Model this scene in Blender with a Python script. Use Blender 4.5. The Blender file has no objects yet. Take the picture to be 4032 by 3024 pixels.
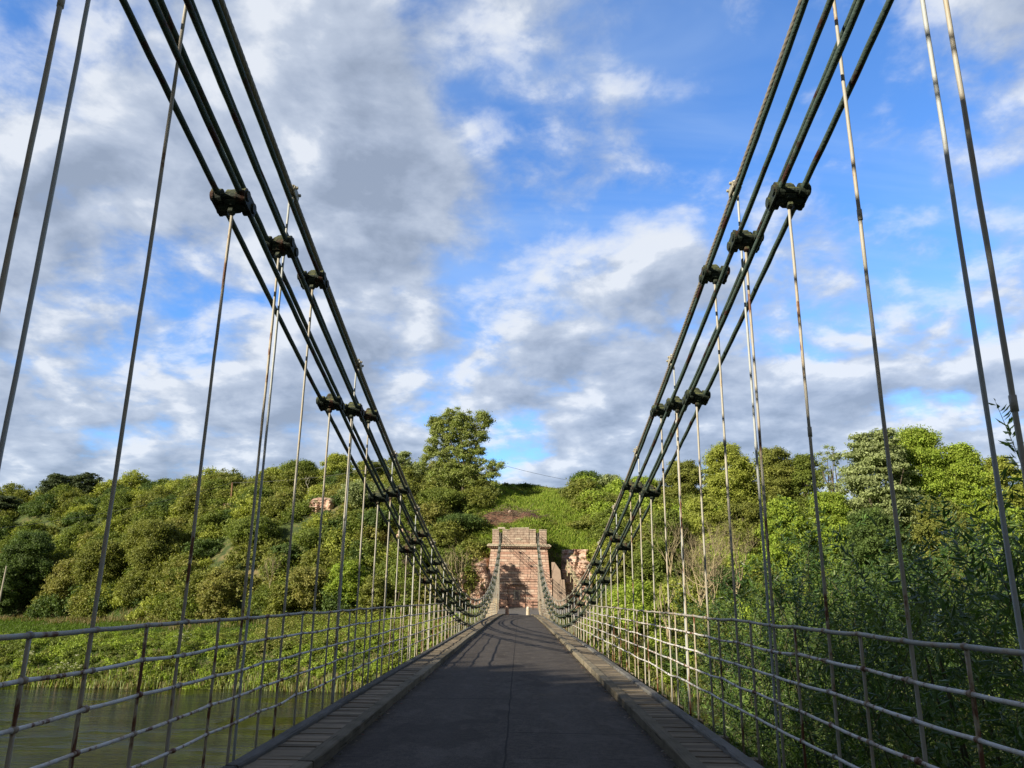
import bpy, math, random
import numpy as np
from mathutils import Vector, Matrix

random.seed(7)
RG = np.random.default_rng(11)
SC = bpy.context.scene
COL = SC.collection
R = math.radians

# ------------------------------------------------------------------ camera, sky, sun, exposure
cam_d = bpy.data.cameras.new("camera")
cam = bpy.data.objects.new("camera", cam_d)
COL.objects.link(cam)
FPX = 3040.0
cam_d.sensor_fit = 'HORIZONTAL'
cam_d.sensor_width = 36.0
cam_d.lens = 36.0 * FPX / 4032.0
cam_d.clip_start = 0.1
cam_d.clip_end = 3000
PITCH, ROLL, YAW = R(15.59), R(0.75), R(-0.72)
CAMX = 0.105
_F = Vector((math.sin(YAW) * math.cos(PITCH), math.cos(YAW) * math.cos(PITCH), math.sin(PITCH)))
_R0 = Vector((math.cos(YAW), -math.sin(YAW), 0)); _U0 = _R0.cross(_F)
_R = _R0 * math.cos(ROLL) + _U0 * math.sin(ROLL); _U = _R.cross(_F)
cam.matrix_world = Matrix(((_R.x, _U.x, -_F.x, CAMX), (_R.y, _U.y, -_F.y, 0), (_R.z, _U.z, -_F.z, 0), (0, 0, 0, 1)))
SC.camera = cam

SUN_AZ, SUN_EL = R(50), R(24.5)      # light travels towards +Y and +X
sun_dir = Vector((-math.sin(SUN_AZ) * math.cos(SUN_EL), -math.cos(SUN_AZ) * math.cos(SUN_EL), math.sin(SUN_EL)))
sd = bpy.data.lights.new("sun", 'SUN')
sd.energy = 5.0
sd.angle = R(0.5)
sd.color = (1.0, 0.89, 0.72)
sun = bpy.data.objects.new("sun", sd)
sun.rotation_euler = sun_dir.to_track_quat('Z', 'Y').to_euler()
COL.objects.link(sun)

SC.view_settings.view_transform = 'Standard'
SC.view_settings.look = 'None'
SC.view_settings.exposure = 0.62
SC.view_settings.gamma = 1.0
SC.render.engine = 'CYCLES'
SC.cycles.max_bounces = 6
SC.cycles.transparent_max_bounces = 4

def pix_dir(px, py):
    d = _R * (px - 2016) + _U * (1512 - py) + _F * FPX
    return d.normalized()

def pix_at(px, py, Y):
    d = _R * (px - 2016) + _U * (1512 - py) + _F * FPX
    t = Y / d.y
    return Vector((CAMX + d.x * t, Y, d.z * t))

class NT:
    """small helper to write node trees"""
    def __init__(s, nt):
        s.nt = nt; nt.nodes.clear()
    def n(s, typ, **kw):
        nd = s.nt.nodes.new(typ)
        for k, v in kw.items():
            if k.startswith('i_'):
                key = k[2:]
                key = int(key) if key.isdigit() else key.replace('_', ' ')
                nd.inputs[key].default_value = v
            else:
                setattr(nd, k, v)
        return nd
    def l(s, a, b):
        s.nt.links.new(a, b)
    def math(s, op, a, b=None, c=None, clamp=False):
        nd = s.nt.nodes.new('ShaderNodeMath'); nd.operation = op; nd.use_clamp = clamp
        for i, v in enumerate((a, b, c)):
            if v is None: continue
            if isinstance(v, (int, float)): nd.inputs[i].default_value = v
            else: s.l(v, nd.inputs[i])
        return nd.outputs[0]
    def vmath(s, op, a, b=None):
        nd = s.nt.nodes.new('ShaderNodeVectorMath'); nd.operation = op
        for i, v in enumerate((a, b)):
            if v is None: continue
            if isinstance(v, (tuple, Vector)): nd.inputs[i].default_value = tuple(v)
            else: s.l(v, nd.inputs[i])
        return nd
    def noise(s, vec, scale, detail=4, rough=0.55, dist=0.0):
        nd = s.nt.nodes.new('ShaderNodeTexNoise')
        nd.inputs['Scale'].default_value = scale; nd.inputs['Detail'].default_value = detail
        nd.inputs['Roughness'].default_value = rough; nd.inputs['Distortion'].default_value = dist
        if vec is not None: s.l(vec, nd.inputs['Vector'])
        return nd.outputs['Fac']
    def ramp(s, fac, stops, interp='LINEAR'):
        nd = s.nt.nodes.new('ShaderNodeValToRGB'); nd.color_ramp.interpolation = interp
        el = nd.color_ramp.elements
        while len(el) < len(stops): el.new(0.5)
        for e, (p, c) in zip(el, stops):
            e.position = p
            e.color = (c, c, c, 1) if isinstance(c, (int, float)) else (*c, 1)
        s.l(fac, nd.inputs[0])
        return nd.outputs[0]
    def mix(s, fac, a, b, blend='MIX'):
        nd = s.nt.nodes.new('ShaderNodeMix'); nd.data_type = 'RGBA'; nd.blend_type = blend
        for inp, v in ((nd.inputs[0], fac), (nd.inputs[6], a), (nd.inputs[7], b)):
            if isinstance(v, (int, float)): inp.default_value = v
            elif isinstance(v, tuple): inp.default_value = (*v, 1)
            else: s.l(v, inp)
        return nd.outputs[2]
    def sstep(s, v, lo, hi):
        nd = s.nt.nodes.new('ShaderNodeMapRange'); nd.interpolation_type = 'SMOOTHSTEP'
        s.l(v, nd.inputs[0]); nd.inputs[1].default_value = lo; nd.inputs[2].default_value = hi
        return nd.outputs[0]

# ---- world: physical sky with a procedural broken cloud layer
world = bpy.data.worlds.new("World"); SC.world = world; world.use_nodes = True
w = NT(world.node_tree)
sky = w.n('ShaderNodeTexSky', sky_type='NISHITA', sun_disc=False)
sky.sun_elevation = SUN_EL
sky.sun_rotation = math.atan2(sun_dir.x, sun_dir.y)
sky.air_density = 1.0; sky.dust_density = 0.3; sky.ozone_density = 2.2
geo = w.n('ShaderNodeTexCoord')
dv = geo.outputs['Generated']
sep = w.n('ShaderNodeSeparateXYZ'); w.l(dv, sep.inputs[0])
zc = w.math('ADD', w.math('MAXIMUM', sep.outputs[2], 0.0), 0.30)
cmb = w.n('ShaderNodeCombineXYZ')
w.l(w.math('DIVIDE', sep.outputs[0], zc), cmb.inputs[0])
w.l(w.math('DIVIDE', sep.outputs[1], zc), cmb.inputs[1])
cmb.inputs[2].default_value = 3.1
P = cmb.outputs[0]

def cloud_field(vec):
    a = w.noise(vec, 2.3, 7, 0.54, 0.15)
    b = w.noise(vec, 6.5, 6, 0.56, 0.25)
    f = w.math('ADD', w.math('MULTIPLY', a, 0.62), w.math('MULTIPLY', b, 0.38))
    return f
f0 = cloud_field(P)
off = w.vmath('ADD', P, (-0.045, -0.042, 0.0)).outputs[0]
f1 = cloud_field(off)
# where the layer is thick and where it breaks: broad soft regions of the sky
REG = [((500, 820), 18, 0.055), ((1150, 420), 15, 0.035), ((60, 1050), 14, 0.045), ((1300, 1000), 8, 0.05), ((700, 100), 16, 0.03),
       ((450, 1430), 7, -0.13), ((1050, 1480), 6, -0.09), ((80, 330), 5, -0.05), ((1750, 250), 12, 0.02), ((1500, 700), 8, 0.02),
       ((3350, 700), 12, -0.07), ((2950, 420), 9, -0.04), ((2050, 430), 5.0, -0.08), ((2330, 1080), 5, -0.03), ((2500, 850), 8, 0.03),
       ((2150, 1300), 7, 0.0), ((2030, 1745), 2.6, -0.14), ((2450, 1540), 7, 0.05),
       ((3600, 1350), 14, 0.08), ((2150, 1620), 6, 0.07), ((500, 1730), 10, 0.08), ((3000, 1620), 9, 0.08), ((1500, 1680), 7, 0.09), ((1150, 1730), 8, 0.07), ((2250, 1800), 7, 0.08), ((2750, 1740), 7, 0.06), ((150, 1600), 9, 0.05)]
cov = None
for (pp, ang, amp) in REG:
    dd = pix_dir(*pp)
    dot = w.vmath('DOT_PRODUCT', dv, dd).outputs['Value']
    m = w.sstep(dot, math.cos(R(ang * 1.35)), 1.0)
    m = w.math('MULTIPLY', m, amp)
    cov = m if cov is None else w.math('ADD', cov, m)
fine = w.noise(P, 13.0, 6, 0.62, 0.4)
dens = w.math('ADD', w.math('ADD', f0, cov), w.math('MULTIPLY', w.math('SUBTRACT', fine, 0.5), 0.17))
alpha = w.sstep(dens, 0.415, 0.60)
thick = w.sstep(dens, 0.50, 0.80)
lit = w.math('MULTIPLY', w.math('SUBTRACT', f0, f1), 6.0)
lit = w.math('ADD', lit, w.math('MULTIPLY', w.math('SUBTRACT', fine, 0.5), 0.85))
bright = w.math('ADD', w.math('MULTIPLY', thick, -0.50), w.math('ADD', lit, 0.70), clamp=True)
ccol = w.ramp(bright, [(0.0, (2.35, 2.8, 3.6)), (0.30, (3.0, 3.5, 4.4)), (0.70, (4.1, 4.6, 5.45)), (1.0, (6.0, 6.3, 6.75))])
skyc = w.mix(1.0, sky.outputs[0], (0.90, 1.42, 2.05), 'MULTIPLY')
# veil of thin high cloud that softens the blue towards the left
veil = w.sstep(w.noise(w.vmath('MULTIPLY', P, (0.6, 2.2, 1.0)).outputs[0], 1.6, 5, 0.6, 0.6), 0.35, 0.78)
skyc = w.mix(w.math('MULTIPLY', veil, 0.34), skyc, (4.0, 5.2, 7.0))
wc = w.mix(w.math('MULTIPLY', alpha, 0.93), skyc, ccol)
# unseen sky overhead and behind the viewer is darkened to cut ambient light
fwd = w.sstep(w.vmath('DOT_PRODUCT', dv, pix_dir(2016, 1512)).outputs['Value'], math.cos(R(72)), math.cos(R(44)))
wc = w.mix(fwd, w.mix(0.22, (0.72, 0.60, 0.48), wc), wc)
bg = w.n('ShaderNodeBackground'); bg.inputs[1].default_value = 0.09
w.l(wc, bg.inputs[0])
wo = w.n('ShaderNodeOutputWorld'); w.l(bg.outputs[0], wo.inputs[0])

# ------------------------------------------------------------------ mesh helpers
def props(o, label=None, cat=None, group=None, kind=None):
    if label: o['label'] = label
    if cat: o['category'] = cat
    if group: o['group'] = group
    if kind: o['kind'] = kind
    return o

def empty(name, loc=(0, 0, 0), label=None, cat=None, group=None):
    o = bpy.data.objects.new(name, None); COL.objects.link(o); o.location = loc
    o.empty_display_size = 0.3
    return props(o, label, cat, group)

def link(name, me, mat, parent=None, smooth=False):
    if mat is not None and len(me.materials) == 0: me.materials.append(mat)
    me.polygons.foreach_set('use_smooth', [bool(smooth)] * len(me.polygons))
    o = bpy.data.objects.new(name, me); COL.objects.link(o)
    if parent is not None:
        o.parent = parent
        o.matrix_parent_inverse = Matrix.Identity(4)
        p = parent; off = Vector((0, 0, 0))
        while p is not None:
            off += Vector(p.location); p = p.parent
        o.location = -off
    return o

def np_mesh(name, V, quads=None, tris=None, col=None):
    V = np.asarray(V, np.float32)
    nq = 0 if quads is None else len(quads); nt = 0 if tris is None else len(tris)
    idx = []
    if nq: idx.append(np.asarray(quads, np.int32).ravel())
    if nt: idx.append(np.asarray(tris, np.int32).ravel())
    idx = np.concatenate(idx)
    me = bpy.data.meshes.new(name)
    me.vertices.add(len(V)); me.vertices.foreach_set('co', V.ravel())
    me.loops.add(len(idx)); me.loops.foreach_set('vertex_index', idx)
    me.polygons.add(nq + nt)
    ls = np.concatenate([np.arange(nq) * 4, nq * 4 + np.arange(nt) * 3]).astype(np.int32)
    me.polygons.foreach_set('loop_start', ls)
    me.update(calc_edges=True)
    if col is not None:
        at = me.attributes.new('tint', 'FLOAT_VECTOR', 'FACE')
        at.data.foreach_set('vector', np.asarray(col, np.float32).ravel())
    return me

class MB:
    def __init__(s):
        s.v = []; s.q = []; s.t = []; s.n = 0; s.c = []
    def add(s, V, quads=(), tris=(), col=None):
        V = np.asarray(V, float).reshape(-1, 3)
        s.v.append(V)
        if len(quads): s.q.append(np.asarray(quads) + s.n)
        if len(tris): s.t.append(np.asarray(tris) + s.n)
        s.n += len(V)
    def box(s, lo, hi, jit=0.0, M=None):
        x0, y0, z0 = lo; x1, y1, z1 = hi
        V = np.array([[x0, y0, z0], [x1, y0, z0], [x1, y1, z0], [x0, y1, z0], [x0, y0, z1], [x1, y0, z1], [x1, y1, z1], [x0, y1, z1]], float)
        if jit: V += RG.uniform(-jit, jit, V.shape)
        if M is not None: V = V @ np.array(M.to_3x3()).T + np.array(M.translation)
        s.add(V, [[0, 3, 2, 1], [4, 5, 6, 7], [0, 1, 5, 4], [1, 2, 6, 5], [2, 3, 7, 6], [3, 0, 4, 7]])
    def cbox(s, lo, hi, b, jit=0.0, M=None):
        """box with chamfered edges"""
        lo = np.array(lo, float); hi = np.array(hi, float)
        V = []; key = {}
        for sx in (0, 1):
            for sy in (0, 1):
                for sz in (0, 1):
                    c = np.array([hi[0] if sx else lo[0], hi[1] if sy else lo[1], hi[2] if sz else lo[2]])
                    sg = np.array([-1 if sx else 1, -1 if sy else 1, -1 if sz else 1])
                    for a in range(3):
                        p = c + sg * b; p[a] = c[a]
                        key[(sx, sy, sz, a)] = len(V); V.append(p)
        K = key; Q = []; T = []
        for a in range(3):
            u, v = [k for k in range(3) if k != a]
            for side in (0, 1):
                ring = []
                for (p, q) in ((0, 0), (1, 0), (1, 1), (0, 1)):
                    s3 = [0, 0, 0]; s3[a] = side; s3[u] = p; s3[v] = q
                    ring.append(K[(*s3, a)])
                Q.append(ring if (side == 1) == (a != 1) else ring[::-1])
            for p in (0, 1):
                for q in (0, 1):
                    s0 = [0, 0, 0]; s1 = [0, 0, 0]
                    s0[a] = 0; s1[a] = 1
                    for s3 in (s0, s1): s3[u] = p; s3[v] = q
                    Q.append([K[(*s0, u)], K[(*s1, u)], K[(*s1, v)], K[(*s0, v)]])
        for sx in (0, 1):
            for sy in (0, 1):
                for sz in (0, 1):
                    T.append([K[(sx, sy, sz, 0)], K[(sx, sy, sz, 1)], K[(sx, sy, sz, 2)]])
        V = np.array(V)
        if jit: V += RG.uniform(-jit, jit, V.shape)
        if M is not None: V = V @ np.array(M.to_3x3()).T + np.array(M.translation)
        s.add(V, Q, T)
    def tube(s, P, r, n=8, cap=True, lobes=0, lobe_amp=0.0, pitch=1.0, ref=None):
        P = np.asarray(P, float); m = len(P)
        r = np.full(m, r, float) if np.isscalar(r) else np.asarray(r, float)
        T = np.gradient(P, axis=0); T /= (np.linalg.norm(T, axis=1)[:, None] + 1e-12)
        if ref is None:
            ref = np.array([1.0, 0, 0]) if abs(T[:, 0]).mean() < 0.8 else np.array([0, 0, 1.0])
        A = np.cross(T, ref); A /= (np.linalg.norm(A, axis=1)[:, None] + 1e-12)
        B = np.cross(T, A)
        th = np.arange(n) * 2 * math.pi / n
        if lobes:
            L = np.concatenate([[0], np.cumsum(np.linalg.norm(np.diff(P, axis=0), axis=1))])
            ph = L * 2 * math.pi / pitch
            tt = th[None, :] + 0 * ph[:, None]
            rr = r[:, None] * (1 + lobe_amp * np.abs(np.cos((tt - ph[:, None]) * lobes / 2)) - lobe_amp)
        else:
            rr = r[:, None] * np.ones((m, n))
        V = P[:, None, :] + rr[..., None] * (A[:, None, :] * np.cos(th)[None, :, None] + B[:, None, :] * np.sin(th)[None, :, None])
        V = V.reshape(-1, 3)
        i = np.arange(m - 1)[:, None] * n; j = np.arange(n)[None, :]; j2 = (j + 1) % n
        Q = np.stack([i + j, i + j2, i + n + j2, i + n + j], -1).reshape(-1, 4)
        base = s.n
        s.add(V, Q)
        if cap:
            s.add([P[0], P[-1]])
            c0, c1 = base + m * n, base + m * n + 1
            t = [[c0, base + (k + 1) % n, base + k] for k in range(n)] + [[c1, base + (m - 1) * n + k, base + (m - 1) * n + (k + 1) % n] for k in range(n)]
            s.t.append(np.array(t))
    def mesh(s, name):
        return np_mesh(name, np.concatenate(s.v), np.concatenate(s.q) if s.q else None, np.concatenate(s.t) if s.t else None)
    def link(s, name, mat, parent=None, smooth=False):
        return link(name, s.mesh(name), mat, parent, smooth)

# ------------------------------------------------------------------ materials
def new_mat(name):
    m = bpy.data.materials.new(name); m.use_nodes = True
    t = NT(m.node_tree)
    out = t.n('ShaderNodeOutputMaterial')
    b = t.n('ShaderNodeBsdfPrincipled')
    t.l(b.outputs[0], out.inputs[0])
    return m, t, b, out

def bump(t, b, h, dist, strength=0.6):
    bp = t.n('ShaderNodeBump'); bp.inputs['Distance'].default_value = dist; bp.inputs['Strength'].default_value = strength
    t.l(h, bp.inputs['Height']); t.l(bp.outputs[0], b.inputs['Normal'])

def objpos(t):
    return t.n('ShaderNodeNewGeometry').outputs['Position']

def mat_rod(name, base, dirt, rust_lo, rust_hi, rust_low_bias=0.0, rough=0.55):
    """weathered off-white paint with rust breaking through"""
    m, t, b, o = new_mat(name)
    p = objpos(t)
    inf = t.n('ShaderNodeObjectInfo')
    sh = t.vmath('ADD', p, None); t.l(t.vmath('SCALE', p).outputs[0], sh.inputs[0])
    v = t.n('ShaderNodeVectorMath', operation='SCALE'); t.l(inf.outputs['Random'], v.inputs['Scale']); v.inputs[0].default_value = (31, 17, 23)
    q = t.vmath('ADD', p); t.l(v.outputs[0], q.inputs[1]); q = q.outputs[0]
    st = t.vmath('MULTIPLY', q, (9.0, 9.0, 1.1)).outputs[0]
    n1 = t.noise(st, 1.0, 5, 0.6)
    n2 = t.noise(q, 5.5, 4, 0.6)
    r = t.math('ADD', t.math('MULTIPLY', n1, 0.6), t.math('MULTIPLY', n2, 0.4))
    z = t.n('ShaderNodeSeparateXYZ'); t.l(p, z.inputs[0])
    low = t.math('MULTIPLY', t.sstep(t.math('MULTIPLY', z.outputs[2], -1.0), -1.2, 1.3), rust_low_bias)
    r = t.math('ADD', r, low)
    r = t.math('ADD', r, t.math('MULTIPLY', inf.outputs['Random'], 0.05))
    rust = t.ramp(r, [(rust_lo, 0.0), (rust_hi, 1.0)])
    n3 = t.noise(q, 2.0, 3, 0.5)
    paint = t.mix(n3, base, dirt)
    rc = t.mix(t.noise(q, 22, 3), (0.075, 0.022, 0.010), (0.20, 0.085, 0.03))
    stain = t.ramp(r, [(rust_lo - 0.09, 0.0), (rust_lo + 0.02, 0.55)])
    paint = t.mix(stain, paint, (0.42, 0.30, 0.15))
    t.l(t.mix(rust, paint, rc), b.inputs['Base Color'])
    b.inputs['Roughness'].default_value = rough
    bump(t, b, t.math('ADD', t.noise(q, 30, 4), t.math('MULTIPLY', rust, -0.5)), 0.004, 0.7)
    return m

M_ROD = mat_rod('hanger_paint', (0.46, 0.44, 0.37), (0.35, 0.335, 0.275), 0.615, 0.65, 0.045)
M_RODC = mat_rod('new_rod_paint', (0.46, 0.49, 0.48), (0.38, 0.41, 0.40), 0.74, 0.78, 0.0)
M_RAIL = mat_rod('rail_paint', (0.68, 0.69, 0.67), (0.50, 0.50, 0.46), 0.585, 0.61, 0.0)
M_TOP = mat_rod('top_rail_paint', (0.44, 0.45, 0.41), (0.22, 0.225, 0.19), 0.56, 0.61, 0.0)
M_POST = mat_rod('post_paint', (0.46, 0.44, 0.36), (0.34, 0.32, 0.25), 0.615, 0.655, 0.06)
M_COLLAR = mat_rod('collar_rust', (0.24, 0.23, 0.20), (0.10, 0.085, 0.07), 0.50, 0.58, 0.0)

def mat_chain(name, g1, g2, moss):
    m, t, b, o = new_mat(name)
    p = objpos(t)
    n = t.noise(p, 6, 5, 0.6)
    c = t.mix(n, g1, g2)
    rust = t.ramp(t.noise(t.vmath('MULTIPLY', p, (3, 1.2, 1.2)).outputs[0], 2.2, 5, 0.62), [(0.56, 0), (0.63, 1)])
    c = t.mix(rust, c, (0.055, 0.022, 0.013))
    lich = t.ramp(t.noise(p, 28, 3, 0.6), [(0.66, 0), (0.72, 1)])
    c = t.mix(lich, c, (0.22, 0.25, 0.19))
    if moss:
        g = t.n('ShaderNodeNewGeometry'); s = t.n('ShaderNodeSeparateXYZ'); t.l(g.outputs['Normal'], s.inputs[0])
        mk = t.math('MULTIPLY', t.sstep(s.outputs[2], -0.1, 0.7), t.ramp(t.noise(p, 12, 4), [(0.35, 0), (0.6, 1)]))
        c = t.mix(mk, c, (0.13, 0.14, 0.05))
    t.l(c, b.inputs['Base Color'])
    b.inputs['Roughness'].default_value = 0.68
    b.inputs['Specular IOR Level'].default_value = 0.3
    bump(t, b, t.noise(p, 40, 4), 0.010, 1.0)
    return m
M_CHAIN = mat_chain('chain_green', (0.042, 0.068, 0.054), (0.085, 0.125, 0.100), False)
M_COUP = mat_chain('coupler_green', (0.014, 0.022, 0.017), (0.034, 0.046, 0.032), True)

m, t, b, o = new_mat('wire_rope_steel'); M_ROPE = m
p = objpos(t)
t.l(t.mix(t.noise(p, 4, 4), (0.17, 0.155, 0.125), (0.30, 0.27, 0.21)), b.inputs['Base Color'])
b.inputs['Roughness'].default_value = 0.6
m, t, b, o = new_mat('clamp_metal'); M_CLAMP = m
p = objpos(t)
t.l(t.mix(t.noise(p, 14, 4), (0.50, 0.48, 0.38), (0.24, 0.22, 0.15)), b.inputs['Base Color'])
b.inputs['Roughness'].default_value = 0.55

# asphalt
m, t, b, o = new_mat('asphalt'); M_ROAD = m
p = objpos(t)
sx = t.n('ShaderNodeSeparateXYZ'); t.l(p, sx.inputs[0])
gr = t.noise(p, 85, 5, 0.75)
big = t.noise(p, 0.9, 4, 0.6)
mid = t.noise(t.vmath('MULTIPLY', p, (2.5, 7.0, 1)).outputs[0], 1.0, 4, 0.6)
c = t.mix(t.math('ADD', t.math('MULTIPLY', big, 0.5), t.math('MULTIPLY', mid, 0.5)), (0.048, 0.040, 0.033), (0.108, 0.091, 0.075))
tr_ = t.sstep(t.math('MULTIPLY', t.math('ABSOLUTE', t.math('SUBTRACT', t.math('ABSOLUTE', sx.outputs[0]), 0.78)), -1.0), -0.38, -0.05)
m1 = t.noise(p, 14, 5, 0.7); m2 = t.noise(t.vmath('MULTIPLY', p, (1, 0.45, 1)).outputs[0], 3.2, 5, 0.65, 0.5)
c = t.mix(t.ramp(m1, [(0.38, 0.8), (0.60, 0.0)]), c, (0.016, 0.014, 0.013))
c = t.mix(t.ramp(m2, [(0.50, 0.0), (0.64, 0.55)]), c, (0.135, 0.118, 0.102))
c = t.mix(t.math('MULTIPLY', tr_, 0.22), c, (0.12, 0.11, 0.10))
c = t.mix(t.ramp(gr, [(0.36, 0.0), (0.64, 1.0)]), t.mix(0.55, c, (0.018, 0.017, 0.017)), t.mix(0.30, c, (0.24, 0.22, 0.20)))
# transverse cracks over the deck joints + centre seam, gently wandering
wy = t.math('ADD', sx.outputs[1], t.math('MULTIPLY', t.math('SUBTRACT', t.noise(p, 2.2, 4), 0.5), 0.16))
fr = t.math('FRACT', t.math('DIVIDE', wy, 1.52))
ln = t.math('ABSOLUTE', t.math('SUBTRACT', fr, 0.5))
gap = t.math('MULTIPLY', t.sstep(t.math('MULTIPLY', ln, -1.0), -0.011, -0.003), t.ramp(t.noise(t.vmath('MULTIPLY', p, (0.5, 0.66, 1)).outputs[0], 1.0, 2), [(0.46, 0), (0.54, 1)]))
wx = t.math('ADD', sx.outputs[0], t.math('MULTIPLY', t.math('SUBTRACT', t.noise(p, 1.5, 4), 0.5), 0.05))
seam = t.sstep(t.math('MULTIPLY', t.math('ABSOLUTE', t.math('ADD', wx, 0.02)), -1.0), -0.013, -0.006)
crk = t.math('MAXIMUM', gap, t.math('MULTIPLY', seam, 0.85))
pt = t.ramp(t.noise(t.vmath('MULTIPLY', p, (0.9, 0.35, 1)).outputs[0], 1.1, 3, 0.5), [(0.58, 0.0), (0.60, 0.35)])
c = t.mix(pt, c, (0.030, 0.026, 0.024))
c = t.mix(t.math('MULTIPLY', crk, 0.85), c, (0.012, 0.012, 0.013))
# worn pale scuffs along the edges and moss
ed = t.sstep(t.math('ABSOLUTE', sx.outputs[0]), 1.25, 1.72)
scuff = t.ramp(t.noise(t.vmath('MULTIPLY', p, (3, 16, 1)).outputs[0], 2.0, 5, 0.65), [(0.60, 0), (0.68, 1)])
c = t.mix(t.math('MULTIPLY', t.math('MULTIPLY', ed, scuff), 0.5), c, (0.17, 0.16, 0.15))
dirt = t.math('MULTIPLY', t.sstep(t.math('ABSOLUTE', sx.outputs[0]), 1.52, 1.78), t.ramp(t.noise(p, 7, 5), [(0.4, 0), (0.6, 1)]))
c = t.mix(t.math('MULTIPLY', dirt, 0.8), c, (0.050, 0.044, 0.022))
t.l(c, b.inputs['Base Color']); b.inputs['Roughness'].default_value = 0.9
b.inputs['Specular IOR Level'].default_value = 0.12
bump(t, b, t.math('ADD', gr, t.math('MULTIPLY', crk, -1.5)), 0.006, 0.55)

def mat_wood(name, c1, c2, along, moss=0.4):
    m, t, b, o = new_mat(name)
    p = objpos(t)
    at = t.n('ShaderNodeAttribute', attribute_name='tint')
    sc = (2.2, 45, 30) if along == 'X' else (45, 1.5, 30)
    gn = t.noise(t.vmath('MULTIPLY', p, sc).outputs[0], 1.0, 5, 0.62, 0.4)
    blot = t.noise(p, 3.0, 4, 0.6)
    c = t.mix(gn, c1, c2)
    c = t.mix(t.math('MULTIPLY', t.ramp(blot, [(0.42, 0), (0.65, 1)]), moss), c, (0.050, 0.052, 0.022))
    c = t.mix(t.ramp(gn, [(0.30, 0.9), (0.40, 0.0)]), c, (0.015, 0.013, 0.010))
    br = t.n('ShaderNodeSeparateXYZ'); t.l(at.outputs['Vector'], br.inputs[0])
    hs = t.n('ShaderNodeHueSaturation'); t.l(c, hs.inputs['Color'])
    t.l(t.math('ADD', 0.62, t.math('MULTIPLY', br.outputs[0], 0.75)), hs.inputs['Value'])
    t.l(hs.outputs[0], b.inputs['Base Color'])
    b.inputs['Roughness'].default_value = 0.85
    b.inputs['Specular IOR Level'].default_value = 0.15
    bump(t, b, gn, 0.012, 0.8)
    return m
M_PLANK = mat_wood('footway_wood', (0.145, 0.115, 0.078), (0.30, 0.255, 0.185), 'X', 0.25)
M_BEAM = mat_wood('kerb_wood', (0.15, 0.125, 0.085), (0.28, 0.245, 0.175), 'Y', 0.4)
M_EDGE = mat_wood('edge_wood', (0.10, 0.098, 0.092), (0.21, 0.205, 0.19), 'Y', 0.35)

def mat_leaf(name, trans=0.30, rough=0.55, spec=0.25):
    m = bpy.data.materials.new(name); m.use_nodes = True; t = NT(m.node_tree)
    out = t.n('ShaderNodeOutputMaterial')
    at = t.n('ShaderNodeAttribute', attribute_name='tint')
    b = t.n('ShaderNodeBsdfPrincipled'); b.inputs['Roughness'].default_value = rough; b.inputs['Specular IOR Level'].default_value = spec
    t.l(at.outputs['Vector'], b.inputs['Base Color'])
    tr = t.n('ShaderNodeBsdfTranslucent')
    t.l(t.mix(1.0, at.outputs['Vector'], (1.3, 1.35, 0.6), 'MULTIPLY'), tr.inputs[0])
    mx = t.n('ShaderNodeMixShader'); mx.inputs[0].default_value = trans
    t.l(b.outputs[0], mx.inputs[1]); t.l(tr.outputs[0], mx.inputs[2]); t.l(mx.outputs[0], out.inputs[0])
    return m
M_LEAF = mat_leaf('leaf')
M_WILLOW = mat_leaf('willow_leaf', 0.30, 0.42, 0.4)

def mat_plain(name, c1, c2, scale, rough=0.8, bmp=0.02, detail=5):
    m, t, b, o = new_mat(name)
    p = objpos(t)
    n = t.noise(p, scale, detail, 0.62)
    t.l(t.mix(t.ramp(n, [(0.32, 0), (0.68, 1)]), c1, c2), b.inputs['Base Color'])
    b.inputs['Roughness'].default_value = rough
    bump(t, b, n, bmp, 0.8)
    return m
M_BARK = mat_plain('bark', (0.07, 0.055, 0.038), (0.17, 0.14, 0.10), 6, 0.9)
M_TWIG = mat_plain('pale_twig', (0.26, 0.21, 0.12), (0.42, 0.35, 0.21), 5, 0.85)
M_STEM = mat_plain('willow_stem', (0.06, 0.055, 0.025), (0.13, 0.12, 0.06), 9, 0.8)
M_POLE = mat_plain('pole_wood', (0.20, 0.10, 0.06), (0.34, 0.19, 0.11), 5, 0.8)
M_PALEPOLE = mat_plain('pale_pole_wood', (0.32, 0.29, 0.23), (0.46, 0.42, 0.34), 5, 0.8)
M_WIRE = mat_plain('overhead_wire', (0.10, 0.10, 0.10), (0.2, 0.2, 0.2), 3, 0.6)
M_DARKWOOD = mat_plain('dark_timber', (0.045, 0.025, 0.018), (0.10, 0.055, 0.035), 6, 0.8)
M_PALEWOOD = mat_plain('pale_timber', (0.38, 0.34, 0.20), (0.52, 0.47, 0.30), 6, 0.8)
M_CONC = mat_plain('render_wall', (0.30, 0.22, 0.165), (0.40, 0.31, 0.235), 1.2, 0.9)
M_BOLL = mat_plain('bollard_stone', (0.42, 0.36, 0.26), (0.60, 0.54, 0.42), 5, 0.85)
M_WHITE = mat_plain('white_disc', (0.75, 0.75, 0.72), (0.82, 0.82, 0.8), 4, 0.5)
M_BLUE = mat_plain('blue_sign_paint', (0.10, 0.20, 0.55), (0.14, 0.26, 0.62), 4, 0.4)
M_STEELW = mat_plain('grey_steel', (0.30, 0.31, 0.32), (0.42, 0.43, 0.44), 4, 0.4)

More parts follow.
